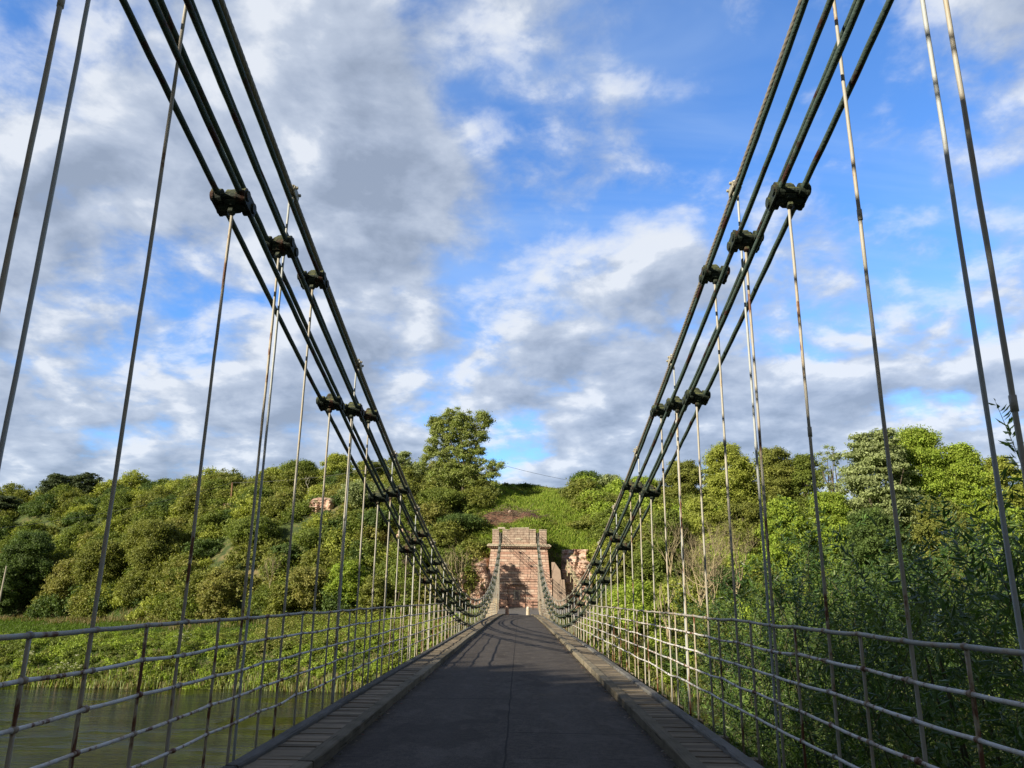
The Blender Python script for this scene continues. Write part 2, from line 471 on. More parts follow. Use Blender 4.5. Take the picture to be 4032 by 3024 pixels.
# pink sandstone masonry: courses of ashlar in object space (x, z)
def mat_stone(name, tones, joint, course=0.33, block=0.8, streak=0.6, greyup=False, mortar=0.018):
    m, t, b, o = new_mat(name)
    p = objpos(t)
    s = t.n('ShaderNodeSeparateXYZ'); t.l(p, s.inputs[0])
    cb = t.n('ShaderNodeCombineXYZ')
    t.l(t.math('ADD', s.outputs[0], s.outputs[1]), cb.inputs[0]); t.l(s.outputs[2], cb.inputs[1])
    br = t.n('ShaderNodeTexBrick'); br.offset = 0.5
    t.l(cb.outputs[0], br.inputs['Vector'])
    br.inputs['Scale'].default_value = 1.0
    br.inputs['Brick Width'].default_value = block; br.inputs['Row Height'].default_value = course
    br.inputs['Mortar Size'].default_value = mortar; br.inputs['Mortar Smooth'].default_value = 0.3; br.inputs['Bias'].default_value = 0.0
    br.inputs['Color1'].default_value = (0, 0, 0, 1); br.inputs['Color2'].default_value = (1, 1, 1, 1)
    rowid = t.math('FLOOR', t.math('DIVIDE', s.outputs[2], course))
    wn = t.n('ShaderNodeTexWhiteNoise', noise_dimensions='1D'); t.l(rowid, wn.inputs['W'])
    f = t.math('ADD', t.math('MULTIPLY', wn.outputs[0], 0.28), t.math('MULTIPLY', br.outputs['Color'], 0.27))
    f = t.math('ADD', f, t.math('MULTIPLY', t.noise(t.vmath('MULTIPLY', p, (0.5, 0.5, 2.2)).outputs[0], 1.3, 6, 0.7), 0.75))
    c = t.ramp(f, [(0.25, tones[0]), (0.48, tones[1]), (0.68, tones[2]), (0.9, tones[3])])
    c = t.mix(t.ramp(t.noise(t.vmath('MULTIPLY', p, (1.4, 1.4, 0.6)).outputs[0], 0.9, 6, 0.7), [(0.50, 0), (0.68, streak)]), c, (0.19, 0.13, 0.10))
    c = t.mix(br.outputs['Fac'], c, joint)
    if greyup:
        up = t.sstep(s.outputs[2], 7.4, 8.6)
        c = t.mix(t.math('MULTIPLY', up, t.math('SUBTRACT', 0.62, t.math('MULTIPLY', br.outputs['Fac'], 0.55))), c, t.mix(t.ramp(t.noise(p, 2.2, 6, 0.7), [(0.35, 0), (0.62, 1)]), (0.17, 0.155, 0.12), (0.50, 0.44, 0.34)))
    t.l(c, b.inputs['Base Color']); b.inputs['Roughness'].default_value = 0.9
    bump(t, b, t.math('ADD', t.math('MULTIPLY', br.outputs['Fac'], -1.0), t.math('MULTIPLY', t.noise(p, 9, 5), 0.6)), 0.03, 0.7)
    return m
M_PINK = mat_stone('pink_sandstone', course=0.36, block=0.95, mortar=0.024, tones= [(0.36, 0.185, 0.13), (0.47, 0.275, 0.20), (0.55, 0.37, 0.275), (0.62, 0.49, 0.38)], joint=(0.17, 0.10, 0.075), greyup=True)
M_PALEST = mat_stone('pale_stone', [(0.40, 0.33, 0.24), (0.48, 0.41, 0.30), (0.55, 0.48, 0.36), (0.60, 0.54, 0.42)], (0.26, 0.22, 0.16), 0.28, 0.55, 0.4)

m, t, b, o = new_mat('red_rock'); M_ROCK = m
p = objpos(t)
n = t.noise(t.vmath('MULTIPLY', p, (1, 1, 1.6)).outputs[0], 1.1, 7, 0.65, 0.5)
c = t.ramp(n, [(0.30, (0.16, 0.065, 0.042)), (0.42, (0.42, 0.24, 0.17)), (0.54, (0.58, 0.41, 0.31)), (0.70, (0.64, 0.55, 0.42))])
c = t.mix(t.ramp(t.noise(p, 0.7, 5), [(0.55, 0), (0.66, 0.8)]), c, (0.10, 0.11, 0.04))
t.l(c, b.inputs['Base Color']); b.inputs['Roughness'].default_value = 0.95
bump(t, b, t.noise(p, 3.5, 6, 0.65), 0.12, 0.8)

# ground
m, t, b, o = new_mat('ground'); M_GROUND = m
p = objpos(t)
n1 = t.noise(p, 0.09, 5, 0.6); n2 = t.noise(p, 0.8, 6, 0.65); n3 = t.noise(p, 6, 4, 0.6)
c = t.ramp(n2, [(0.30, (0.030, 0.050, 0.012)), (0.5, (0.060, 0.092, 0.018)), (0.7, (0.095, 0.120, 0.026))])
tan = t.ramp(t.math('ADD', t.math('MULTIPLY', n1, 0.7), t.math('MULTIPLY', n2, 0.3)), [(0.50, 0), (0.58, 1)])
c = t.mix(tan, c, t.mix(n3, (0.16, 0.13, 0.055), (0.25, 0.20, 0.09)))
c = t.mix(t.ramp(n3, [(0.35, 0.5), (0.55, 0.0)]), c, (0.03, 0.045, 0.012))
t.l(c, b.inputs['Base Color']); b.inputs['Roughness'].default_value = 0.95
bump(t, b, t.math('ADD', n2, t.math('MULTIPLY', n3, 0.3)), 0.25, 0.8)

# water: olive, rippled
m, t, b, o = new_mat('river_water'); M_WATER = m
p = objpos(t)
n1 = t.noise(t.vmath('MULTIPLY', p, (0.35, 1.6, 1)).outputs[0], 1.4, 5, 0.6, 0.2)
n2 = t.noise(t.vmath('MULTIPLY', p, (0.16, 0.32, 1)).outputs[0], 0.5, 3, 0.5)
t.l(t.mix(n2, (0.0065, 0.0085, 0.0022), (0.0125, 0.0140, 0.0045)), b.inputs['Base Color'])
b.inputs['Roughness'].default_value = 0.06
b.inputs['IOR'].default_value = 1.33
calm = t.ramp(n2, [(0.40, 0.10), (0.62, 1.0)])
b.inputs['Specular IOR Level'].default_value = 0.38
bump(t, b, t.math('MULTIPLY', n1, calm), 0.5, 1.0)

# ------------------------------------------------------------------ the river bed, banks and hill as one sheet
def interp(x, xs, ys): return np.interp(x, xs, ys)
XK = [-300, -200, -110, -80, -60, -42, -26, -12, -4.5, 0, 5, 12, 22, 35, 60, 100, 300]
YF = [170, 155, 148, 138, 127, 117, 113, 114, 119, 121, 121, 117, 113, 110, 108, 106, 106]
ZF = [-4, -4, -4, -4, -4, -3.8, -3.0, -1.6, -1.2, -1.1, -1.1, -0.6, 0.2, 0.5, -1, -3, -4]
YR = [200, 192, 184, 178, 172, 166, 158, 150, 147, 147, 147, 148, 150, 150, 150, 150, 150]
ZR = [14, 18, 21.5, 23, 23.6, 23.4, 22.5, 21.2, 20.6, 20.6, 20.9, 20.6, 19.4, 18, 15.5, 14, 10]

def vnoise(x, y, s, seed=0):
    """smooth value noise on numpy arrays"""
    x = x / s + 1000 + seed * 17.3; y = y / s + 1000 + seed * 7.7
    xi = np.floor(x).astype(int); yi = np.floor(y).astype(int); xf = x - xi; yf = y - yi
    def h(a, b):
        v = np.sin(a * 127.1 + b * 311.7 + seed * 13.7) * 43758.5453
        return v - np.floor(v)
    u = xf * xf * (3 - 2 * xf); v = yf * yf * (3 - 2 * yf)
    return (h(xi, yi) * (1 - u) + h(xi + 1, yi) * u) * (1 - v) + (h(xi, yi + 1) * (1 - u) + h(xi + 1, yi + 1) * u) * v

WATER_Z = -10.2
def ground_z(X, Y, rough=True):
    X = np.asarray(X, float); Y = np.asarray(Y, float)
    yf = interp(X, XK, YF); zf = interp(X, XK, ZF); yr = interp(X, XK, YR); zr = interp(X, XK, ZR)
    wl = 93 + 1.5 * (vnoise(X, Y * 0, 9, 3) - 0.5) * 2 * np.clip((np.abs(X) - 4) / 10, 0, 1)
    # bank top
    zb = interp(X, [-300, -60, -25, -9, -6, 9, 14, 30, 100, 300], [-6.6, -6.6, -6.2, -3.5, -2.6, -2.6, -3.6, -5.5, -6, -6])
    yb = wl + interp(X, [-300, -30, -8, 8, 30, 300], [5, 5, 7, 7, 5.5, 5])
    z = np.where(Y < wl, np.interp(Y - wl, [-14, 0], [-14.0, WATER_Z]), 0)
    a = np.clip((Y - wl) / (yb - wl), 0, 1); zz = WATER_Z + (zb - WATER_Z) * a ** 0.8
    c = np.clip((Y - yb) / (yf - yb), 0, 1); zz = zz + (zf - zb) * c
    h = np.clip((Y - yf) / (yr - yf), 0, 1)
    # steeper toe, rounded crest; behind the far pylon the toe is a cliff
    cl = np.exp(-((X - 0.5) / 7.5) ** 2)
    prof = (1 - (1 - h) ** 1.7)
    cliff = np.clip((Y - yf) / 2.2, 0, 1) * 0.47
    prof = prof * (1 - cl) + cl * (cliff + (1 - 0.47) * h ** 0.95)
    zz = zz + (zr - zf) * prof
    zz = zz - np.clip(Y - yr, 0, 200) * 0.06
    z = np.where(Y < wl, z, zz)
    # landing in front of the pylon stays level
    land = np.clip((9.5 - np.abs(X - 0.5)) / 2.5, 0, 1) * np.clip((Y - 99) / 2.0, 0, 1) * np.clip((120.0 - Y) / 1.0, 0, 1)
    zl = np.interp(Y, [99, 103, 118], [-2.25, -2.10, -1.30])
    z = z * (1 - land) + zl * land
    # near bank
    nb = np.interp(Y + 0.15 * X * 0, [-60, -12, -6, 14, 24], [1.0, -1.9, -4.0, -9.8, -13.0])
    z = np.where(Y < 40, np.maximum(nb, -13), z)
    if rough:
        k = np.clip((Y - 97) / 10, 0, 1) * (1 - land)
        z = z + k * ((vnoise(X, Y, 14, 1) - 0.5) * 2.4 + (vnoise(X, Y, 4.5, 2) - 0.5) * 0.9) * np.clip(h * 4, 0.15, 1)
    return z

def grid_axis(segs):
    out = []
    for a, b_, st in segs: out += list(np.arange(a, b_, st))
    return np.array(out + [segs[-1][1]])
gx = grid_axis([(-900, -300, 60), (-300, -120, 8), (-120, 120, 1.25), (120, 300, 8), (300, 900, 60)])
gy = grid_axis([(-400, -60, 40), (-60, 30, 2.5), (30, 90, 6), (90, 126, 0.6), (126, 200, 1.2), (200, 400, 20), (400, 1500, 100)])
GX, GY = np.meshgrid(gx, gy, indexing='ij')
GZ = ground_z(GX, GY)
GV = np.stack([GX, GY, GZ], -1).reshape(-1, 3)
nx, ny = len(gx), len(gy)
ii = np.arange(nx - 1)[:, None] * ny + np.arange(ny - 1)[None, :]
GQ = np.stack([ii, ii + ny, ii + ny + 1, ii + 1], -1).reshape(-1, 4)
g = link('ground', np_mesh('ground', GV, GQ), M_GROUND, smooth=True); props(g, kind='structure')
mb = MB(); mb.add([[-900, -60, WATER_Z], [900, -60, WATER_Z], [900, 97, WATER_Z], [-900, 97, WATER_Z]], [[0, 1, 2, 3]])
props(mb.link('water', M_WATER), kind='structure')

# ------------------------------------------------------------------ deck
HALF = 2.765                      # plane of the chains
def road_z(Y): return np.interp(Y, [-14, 0, 5, 15, 30, 50, 70, 91, 103, 118], [-1.60, -1.545, -1.525, -1.49, -1.46, -1.47, -1.525, -1.69, -1.93, -1.12])
ys = np.arange(-14, 103.01, 0.5)
xs = np.linspace(-1.76, 1.76, 9)
X2, Y2 = np.meshgrid(xs, ys, indexing='ij'); Z2 = road_z(Y2) - 0.012 * (X2 / 1.76) ** 2 + (vnoise(X2, Y2, 1.3, 5) - 0.5) * 0.012
n_ = len(ys); ii = np.arange(len(xs) - 1)[:, None] * n_ + np.arange(n_ - 1)[None, :]
rd = link('road', np_mesh('road', np.stack([X2, Y2, Z2], -1).reshape(-1, 3), np.stack([ii, ii + n_, ii + n_ + 1, ii + 1], -1).reshape(-1, 4)), M_ROAD, smooth=True)
props(rd, kind='structure')
# landing road in front of the pylon, bending away to both sides
xs = np.linspace(-9, 10, 20); ys = np.linspace(102.4, 117.6, 16)
X2, Y2 = np.meshgrid(xs, ys, indexing='ij'); Z2 = road_z(Y2) + 0.02 * np.cos(X2 * 0.5)
Z2 = np.where(Y2 < 103.2, road_z(Y2) - 0.02, Z2)
n_ = len(ys); ii = np.arange(len(xs) - 1)[:, None] * n_ + np.arange(n_ - 1)[None, :]
rd2 = link('road', np_mesh('road_far', np.stack([X2, Y2, Z2], -1).reshape(-1, 3), np.stack([ii, ii + n_, ii + n_ + 1, ii + 1], -1).reshape(-1, 4)), mat_plain('landing_asphalt', (0.10, 0.10, 0.10), (0.15, 0.145, 0.14), 1.5, 0.85, 0.004), smooth=True)
props(rd2, kind='structure')

deck = empty('bridge_deck', (0, 0, -1.6), 'weathered timber deck of the suspension bridge, planked footways beside the asphalt', 'bridge deck')

def tint_boxes(name, boxes, mat, parent, bev, jit):
    """many chamfered timbers as one part, each with its own tone"""
    mb = MB(); cnt = []
    for (lo, hi) in boxes:
        a = sum(len(x) for x in mb.q), sum(len(x) for x in mb.t)
        mb.cbox(lo, hi, bev, jit); cnt.append((len(mb.q[-1]), len(mb.t[-1])))
    me = mb.mesh(name)
    tone = RG.uniform(0, 1, len(boxes)) ** 1.3
    colq = np.concatenate([np.full((c[0], 3), tone[i]) for i, c in enumerate(cnt)])
    colt = np.concatenate([np.full((c[1], 3), tone[i]) for i, c in enumerate(cnt)])
    at = me.attributes.new('tint', 'FLOAT_VECTOR', 'FACE'); at.data.foreach_set('vector', np.concatenate([colq, colt]).astype(np.float32).ravel())
    return link(name, me, mat, parent)

def timbers(name, xa, xb, top, hgt, La, Lb, bev, mat, jx, jz):
    mb = MB(); tone = []; xa, xb = sorted((xa, xb)); y = -13.5
    while y < 102.8:
        L = random.uniform(La, Lb); dx = random.uniform(-jx, jx); dz = random.uniform(-jz, jz); n = 12
        yy = np.linspace(y, min(y + L - 0.012, 103.0), n)
        a, b = xa + dx, xb + dx
        pr = np.array([[a, -hgt], [a, -bev], [a + bev, 0], [b - bev, 0], [b, -bev], [b, -hgt]])
        V = np.zeros((n, 6, 3)); V[:, :, 0] = pr[:, 0]; V[:, :, 1] = yy[:, None]; V[:, :, 2] = pr[:, 1] + (road_z(yy) + top + dz)[:, None]
        V[:, 1:5, 0] += RG.uniform(-0.0035, 0.0035, (n, 4)); V[:, 1:5, 2] += RG.uniform(-0.003, 0.003, (n, 4))
        i = np.arange(n - 1)[:, None] * 6; j = np.arange(6)[None, :]; j2 = (j + 1) % 6
        Q = np.stack([i + j, i + 6 + j, i + 6 + j2, i + j2], -1).reshape(-1, 4)
        Q = np.concatenate([Q, [[0, 1, 4, 5], [1, 2, 3, 4], [(n - 1) * 6 + 5, (n - 1) * 6 + 4, (n - 1) * 6 + 1, (n - 1) * 6], [(n - 1) * 6 + 4, (n - 1) * 6 + 3, (n - 1) * 6 + 2, (n - 1) * 6 + 1]]])
        mb.add(V, Q); tone.append(np.full((len(Q), 3), random.random() ** 1.3)); y += L
    me = mb.mesh(name); at = me.attributes.new('tint', 'FLOAT_VECTOR', 'FACE'); at.data.foreach_set('vector', np.concatenate(tone).astype(np.float32).ravel())
    return link(name, me, mat, deck)

for s in (-1, 1):
    bx = []; y = -13.5
    while y < 102.8:
        wd = random.uniform(0.13, 0.19)
        z = float(road_z(y + wd / 2)) + 0.075 + random.uniform(-0.006, 0.006)
        x0, x1 = ((1.885, 2.292) if s < 0 else (1.795, 2.168)); x0 += random.uniform(-0.003, 0.006); x1 -= random.uniform(0.0, 0.008)
        a, b2 = sorted((s * x0, s * x1))
        bx.append(((a, y + 0.004, z - 0.05), (b2, y + wd - 0.006, z)))
        y += wd
    o = tint_boxes('footway', bx, M_PLANK, deck, 0.004, 0.0022)
    timbers('kerb_beam', s * (1.725 if s < 0 else 1.640), s * (1.879 if s < 0 else 1.789), 0.10, 0.16, 3.6, 4.8, 0.010, M_BEAM, 0.008, 0.003)
    timbers('edge_beam', s * (2.298 if s < 0 else 2.174), s * (2.425 if s < 0 else 2.300), 0.115, 0.24, 3.4, 5.0, 0.014, M_EDGE, 0.012, 0.008)
bx = []
y = -12.5
while y < 101:
    z = float(road_z(y)) - 0.06
    bx.append(((-2.88, y, z - 0.42), (2.88, y + 0.18, z - 0.14)))
    y += 1.47
for x in (-2.2, -1.1, 0, 1.1, 2.2):
    for y0 in np.arange(-13, 101, 6.0):
        z = float(road_z(y0 + 3)) - 0.44
        bx.append(((x - 0.08, y0, z - 0.32), (x + 0.08, y0 + 5.98, z - 0.08)))
tint_boxes('underframe', bx, M_BEAM, deck, 0.01, 0.0)

# ------------------------------------------------------------------ suspension chains, ropes and railings
SIDE = -1
def rope_z(Y):
    return -0.08 + 0.0024 * (Y - 54.0) ** 2 + (0.0 if SIDE < 0 else 1.0) * 0.21 * np.clip((32.0 - Y) / 15.0, 0, 1)
TIER = {'upper': 0.42, 'middle': 0.95, 'lower': 1.50}
STEP = 4.39
START = {'lower': 6.86, 'middle': 8.33, 'upper': 9.80}
Y0S, Y1S = -9.5, 117.3

def rod_mesh(length, r, seed, sides=8):
    """a hanging rod from z=0 down to -length, slightly crooked and lumpy"""
    rr = np.random.default_rng(seed)
    n = max(3, int(length / 0.22) + 2)
    z = np.linspace(0, -length, n)
    x = np.cumsum(rr.normal(0, 0.0011, n)); x -= np.linspace(x[0], x[-1], n)
    y = np.cumsum(rr.normal(0, 0.0011, n)); y -= np.linspace(y[0], y[-1], n)
    rad = r * (1 + rr.uniform(-0.05, 0.06, n))
    mb = MB(); mb.tube(np.stack([x, y, z], -1), rad, sides)
    if length > 2.5 and rr.random() < 0.6:      # threaded sleeve
        zs = -rr.uniform(0.5, length - 1.6)
        mb.tube([[0, 0, zs], [0, 0, zs - 0.09]], r * 1.35, sides)
    return mb.mesh('hanger_rod')

def coupler_mesh():
    mb = MB()
    # eyes of the bars: short drums lying across
    for sy in (-1, 1):
        for sx in (-1, 1):
            mb.tube([[sx * 0.075, sy * 0.082, 0], [sx * 0.145, sy * 0.082, 0]], [0.062, 0.062], 14, ref=np.array([0, 0, 1.0]))
        mb.tube([[-0.185, sy * 0.082, 0], [0.185, sy * 0.082, 0]], 0.030, 10, ref=np.array([0, 0, 1.0]))
        for sx in (-1, 1):
            mb.tube([[sx * 0.158, sy * 0.082, 0], [sx * 0.186, sy * 0.082, 0]], 0.046, 12, ref=np.array([0, 0, 1.0]))
    # side plates
    for sx in (-1, 1):
        x = sx * 0.155
        th = np.linspace(0, 2 * math.pi, 20, endpoint=False)
        oy = np.where(np.cos(th) > 0, 0.082, -0.082); ring = np.stack([0 * th, oy + 0.068 * np.cos(th), 0.068 * np.sin(th)], -1)
        a = ring + [x - 0.011, 0, 0]; c = ring + [x + 0.011, 0, 0]
        n = len(th)
        mb.add(np.concatenate([a, c, [[x - 0.011, 0, 0], [x + 0.011, 0, 0]]]), [[k, (k + 1) % n, n + (k + 1) % n, n + k] for k in range(n)],
               [[2 * n, (k + 1) % n, k] for k in range(n)] + [[2 * n + 1, n + k, n + (k + 1) % n] for k in range(n)])
    # saddle casting sitting between the plates, domed top
    mb.cbox((-0.070, -0.085, -0.070), (0.070, 0.085, 0.085), 0.022, 0.006)
    mb.cbox((-0.055, -0.050, 0.080), (0.055, 0.050, 0.125), 0.018, 0.006)
    mb.cbox((-0.030, -0.034, -0.120), (0.030, 0.034, -0.06), 0.010, 0.003)
    # centre cover plates
    mb.cbox((-0.140, -0.040, -0.078), (0.140, 0.040, 0.078), 0.016, 0.004)
    me = mb.mesh('coupler')
    me.polygons.foreach_set('use_smooth', [False] * len(me.polygons))
    return me
COUP = [coupler_mesh() for _ in range(4)]
for me in COUP: me.materials.append(M_COUP)

def link_mesh(x, pa, pb, seed):
    """one link: a pair of round eye bars between two couplers"""
    rr = np.random.default_rng(seed)
    mb = MB()
    pa = np.array(pa); pb = np.array(pb); d = (pb - pa); L = np.linalg.norm(d); d /= L
    for sx in (-1, 1):
        n = 22
        t = np.linspace(0, 1, n); t = np.concatenate([[0, 0.012, 0.03, 0.05], t[2:-2], [0.95, 0.97, 0.988, 1.0]])
        P = pa + np.outer(t * L, d)
        sag = -0.02 * 4 * t * (1 - t)
        P3 = np.stack([np.full(len(t), x + sx * 0.110) + rr.normal(0, 0.0012, len(t)), P[:, 0], P[:, 1] + sag], -1)
        r = 0.0285 * (1 + rr.uniform(-0.04, 0.05, len(t)))
        e = np.minimum(t, 1 - t) * L
        r = np.where(e < 0.22, r * (1 + 0.55 * (1 - e / 0.22)), r)
        mb.tube(P3, r, 10)
    return mb.mesh('link')

WORDS = {-1: 'left', 1: 'right'}
TIERW = {'upper': 'uppermost of three dark iron chains above the %s railing, just under the wire rope',
         'middle': 'middle one of three dark iron chains above the %s railing',
         'lower': 'lowest of three dark iron chains above the %s railing, dipping to the deck'}
sd_ = 100
for s in (-1, 1):
    SIDE = s
    x = s * HALF
    yo = 0.0 if s < 0 else 0.13
    for tier in ('lower', 'middle', 'upper'):
        T = empty('suspension_chain', (x, 54, rope_z(54) - TIER[tier]), TIERW[tier] % WORDS[s], 'suspension chain', 'suspension chains of the bridge')
        js = [START[tier] + yo + STEP * k for k in range(-3, 25)]
        js = [y for y in js if Y0S + 1 < y < Y1S - 1.0]
        pts = [(Y0S, rope_z(Y0S) - TIER[tier] * 0.9)] + [(y, rope_z(y) - TIER[tier]) for y in js] + [(Y1S, rope_z(Y1S) - TIER[tier] * 0.9)]
        for k in range(len(pts) - 1):
            sd_ += 1
            link('link', link_mesh(x, pts[k], pts[k + 1], sd_), M_CHAIN, T, smooth=True)
        for k, y in enumerate(js):
            z = rope_z(y) - TIER[tier]
            me = COUP[random.randrange(4)]
            o = bpy.data.objects.new('coupler', me); COL.objects.link(o); o.parent = T
            o.location = Vector((x, y, z)) - T.location
            o.rotation_euler = (math.atan(2 * 0.0024 * (y - 54)), 0, 0)
            o.scale = (1.0 * (-1 if k % 2 else 1), 1.12, 1.18)
            ln = z - 0.09 - (float(road_z(y)) - 0.28)
            if ln > 0.12:
                sd_ += 1
                h = bpy.data.objects.new('hanger_rod', rod_mesh(ln, 0.0152, sd_)); h.data.materials.append(M_ROD)
                h.data.polygons.foreach_set('use_smooth', [True] * len(h.data.polygons))
                COL.objects.link(h); h.parent = T; h.location = Vector((x, y, z - 0.09)) - T.location
    # wire rope
    T = empty('wire_rope', (x, 54, rope_z(54)), 'twisted steel wire rope clamped above the dark chains on the %s of the road' % WORDS[s], 'wire rope', 'wire ropes over the chains')
    xr = s * (HALF + 0.02)
    yy = np.concatenate([np.arange(Y0S, 36, 0.022), np.arange(36, Y1S, 0.12), [Y1S]])
    mb = MB(); mb.tube(np.stack([np.full(len(yy), xr), yy, rope_z(yy)], -1), 0.037, 20, lobes=6, lobe_amp=0.24, pitch=0.52)
    mb.link('rope', M_ROPE, T, smooth=True)
    for k in range(-3, 25):
        y = 8.65 + yo + STEP * k
        if not (Y0S + 1.2 < y < Y1S - 1.5): continue
        z = float(rope_z(y)); sl = 2 * 0.0024 * (y - 54); a = math.atan(sl)
        Mx = Matrix.Translation((xr, y, z)) @ Matrix.Rotation(a, 4, 'X')
        mb = MB()
        for sx in (-1, 1):
            mb.cbox((min(sx * 0.040, sx * 0.058), -0.10, -0.055), (max(sx * 0.040, sx * 0.058), 0.10, 0.055), 0.006, 0.002, Mx)
            for dy in (-0.07, 0.07):
                mb.cbox((min(sx * 0.055, sx * 0.085), dy - 0.016, 0.02), (max(sx * 0.055, sx * 0.085), dy + 0.016, 0.052), 0.005, 0, Mx)
        mb.cbox((-0.045, -0.045, 0.040), (0.045, 0.045, 0.062), 0.008, 0.002, Mx)
        mb.tube([[xr, y, z + 0.04], [xr, y, z + 0.125]], 0.013, 8)
        mb.tube([[xr, y, z + 0.10], [xr, y, z + 0.12]], 0.026, 6)
        mb.cbox((-0.03, -0.03, -0.15), (0.03, 0.03, -0.05), 0.008, 0.002, Mx)
        mb.link('clamp', M_CLAMP, T)
        ln = z - 0.12 - (float(road_z(y)) - 0.28)
        if ln > 0.15:
            sd_ += 1
            h = bpy.data.objects.new('hanger_rod', rod_mesh(ln, 0.0145, sd_)); h.data.materials.append(M_RODC)
            h.data.polygons.foreach_set('use_smooth', [True] * len(h.data.polygons))
            COL.objects.link(h); h.parent = T; h.location = Vector((s * (HALF + 0.05), y, z - 0.12)) - T.location

    # railing: posts between the hangers and five rails that stop where the lowest chain crosses them
    RLO = 'white painted iron railing with rust patches along the %s footway of the bridge' % WORDS[s]
    T = empty('railing', (s * 2.74, 54, -1.6), RLO, 'railing', 'railings of the bridge')
    xp = s * 2.735
    def low(y): return rope_z(y) - TIER['lower']
    for i in range(5):
        off = 1.29 - 0.25 * i
        for seg in (0, 1):
            if seg == 0:
                yy = np.arange(-8.5, 54, 0.12); yy = yy[low(yy) > road_z(yy) + off - 0.02]
            else:
                yy = np.arange(54, 102.6, 0.12); yy = yy[low(yy) > road_z(yy) + off - 0.02]
            if len(yy) < 4: continue
            rr = np.random.default_rng(50 + i * 2 + seg + (20 if s > 0 else 0))
            jy = 4.69 + yo + 0.735 * np.arange(-20, 140); jy = jy[(jy > yy[0] + 0.1) & (jy < yy[-1] - 0.1)]
            hw = 0.024
            base_r = 0.0165 if i == 0 else 0.0138
            rb = base_r * (1 + rr.uniform(-0.05, 0.06, len(yy)))
            keep = np.min(np.abs(yy[:, None] - jy[None, :]), axis=1) > hw + 0.012
            ya, ra = yy[keep], rb[keep]
            ext = [(-hw - 0.003, base_r), (-hw, 1), (-hw * 0.5, 2), (hw * 0.5, 2), (hw, 1), (hw + 0.003, base_r)]
            jr = rr.uniform(0.85, 1.12, len(jy))
            yall = [ya]; rall = [ra]
            for (dy_, code) in ext:
                yall.append(jy + dy_); rall.append(np.where(code == 1, 0.0180 * jr, np.where(code == 2, 0.0230 * jr, code)) if code in (1, 2) else np.full(len(jy), code))
            ya = np.concatenate(yall); ra = np.concatenate(rall); od = np.argsort(ya); ya = ya[od]; ra = ra[od]
            kx = np.arange(ya[0] - 1.5, ya[-1] + 1.5, 0.735)
            wz = np.interp(ya, kx, rr.normal(0, 0.008, len(kx))); wx_ = np.interp(ya, kx, rr.normal(0, 0.007, len(kx)))
            dip = -0.005 * np.sin(np.pi * ((ya - 4.69 - yo) / 0.735 % 1.0))
            mb = MB(); mb.tube(np.stack([xp + wx_, ya, road_z(ya) + off + wz + dip], -1), ra, 8)
            o = mb.link('top_rail' if i == 0 else 'rail', M_TOP if i == 0 else M_RAIL, T, smooth=True)
            o.data.materials.append(M_COLLAR)
            ym = (ya[:-1] + ya[1:]) / 2
            isj = (np.min(np.abs(ym[:, None] - jy[None, :]), axis=1) < hw).repeat(8)
            mi = np.zeros(len(o.data.polygons), np.int32); mi[:len(isj)] = isj; o.data.polygons.foreach_set('material_index', mi)
    yk = 4.69 - 1.47 * 9 + yo
    k = 0
    while yk < 102:
        zt = min(float(road_z(yk)) + 1.29, float(low(yk)))
        ln = zt - (float(road_z(yk)) - 0.25)
        if ln > 0.2:
            sd_ += 1
            me = rod_mesh(ln, 0.0138, sd_); me.materials.append(M_POST)
            me.polygons.foreach_set('use_smooth', [True] * len(me.polygons))
            h = bpy.data.objects.new('post', me); COL.objects.link(h); h.parent = T
            h.location = Vector((xp + s * 0.004, yk, zt)) - T.location
        yk += 1.47; k += 1
# ------------------------------------------------------------------ far pylon built against the cliff
PY = 117.4
pyl = empty('bridge_pylon', (0, PY + 2, -1.2), 'pink sandstone bridge pylon standing against the cliff at the far end of the road', 'bridge tower')
def X_of(zx): return (1900 + zx * 0.2411 - 2044.5) * (PY * 0.963) / FPX + CAMX
mb = MB()
def frustum(mb, x0a, x1a, x0b, x1b, z0, z1, y0, y1, y0b=None):
    y0b = y0 if y0b is None else y0b
    V = [[x0a, y0, z0], [x1a, y0, z0], [x1a, y1, z0], [x0a, y1, z0], [x0b, y0b, z1], [x1b, y0b, z1], [x1b, y1, z1], [x0b, y1, z1]]
    mb.add(V, [[0, 3, 2, 1], [4, 5, 6, 7], [0, 1, 5, 4], [1, 2, 6, 5], [2, 3, 7, 6], [3, 0, 4, 7]])
BX = 4.85
# base stage with a tall recessed doorway
mb.box((-BX, PY, -1.9), (-1.55, PY + 4.5, 2.55)); mb.box((0.95, PY, -1.9), (BX + 0.05, PY + 4.5, 2.55))
mb.box((-1.55, PY + 0.22, -1.9), (0.95, PY + 4.5, 2.0)); mb.box((-1.55, PY, 2.0), (0.95, PY + 4.5, 2.55))
mb.link('base', M_PINK, pyl)
mb = MB(); mb.cbox((-BX - 0.12, PY - 0.14, 2.553), (BX + 0.17, PY + 4.6, 2.80), 0.04); mb.cbox((-BX - 0.02, PY - 0.05, 2.803), (BX + 0.07, PY + 4.55, 3.05), 0.05)
mb.link('string_course', M_PINK, pyl)
mb = MB(); frustum(mb, -4.62, 4.62, -4.20, 4.22, 3.053, 7.42, PY + 0.06, PY + 4.4, PY + 0.30)
mb.link('shaft', M_PINK, pyl)
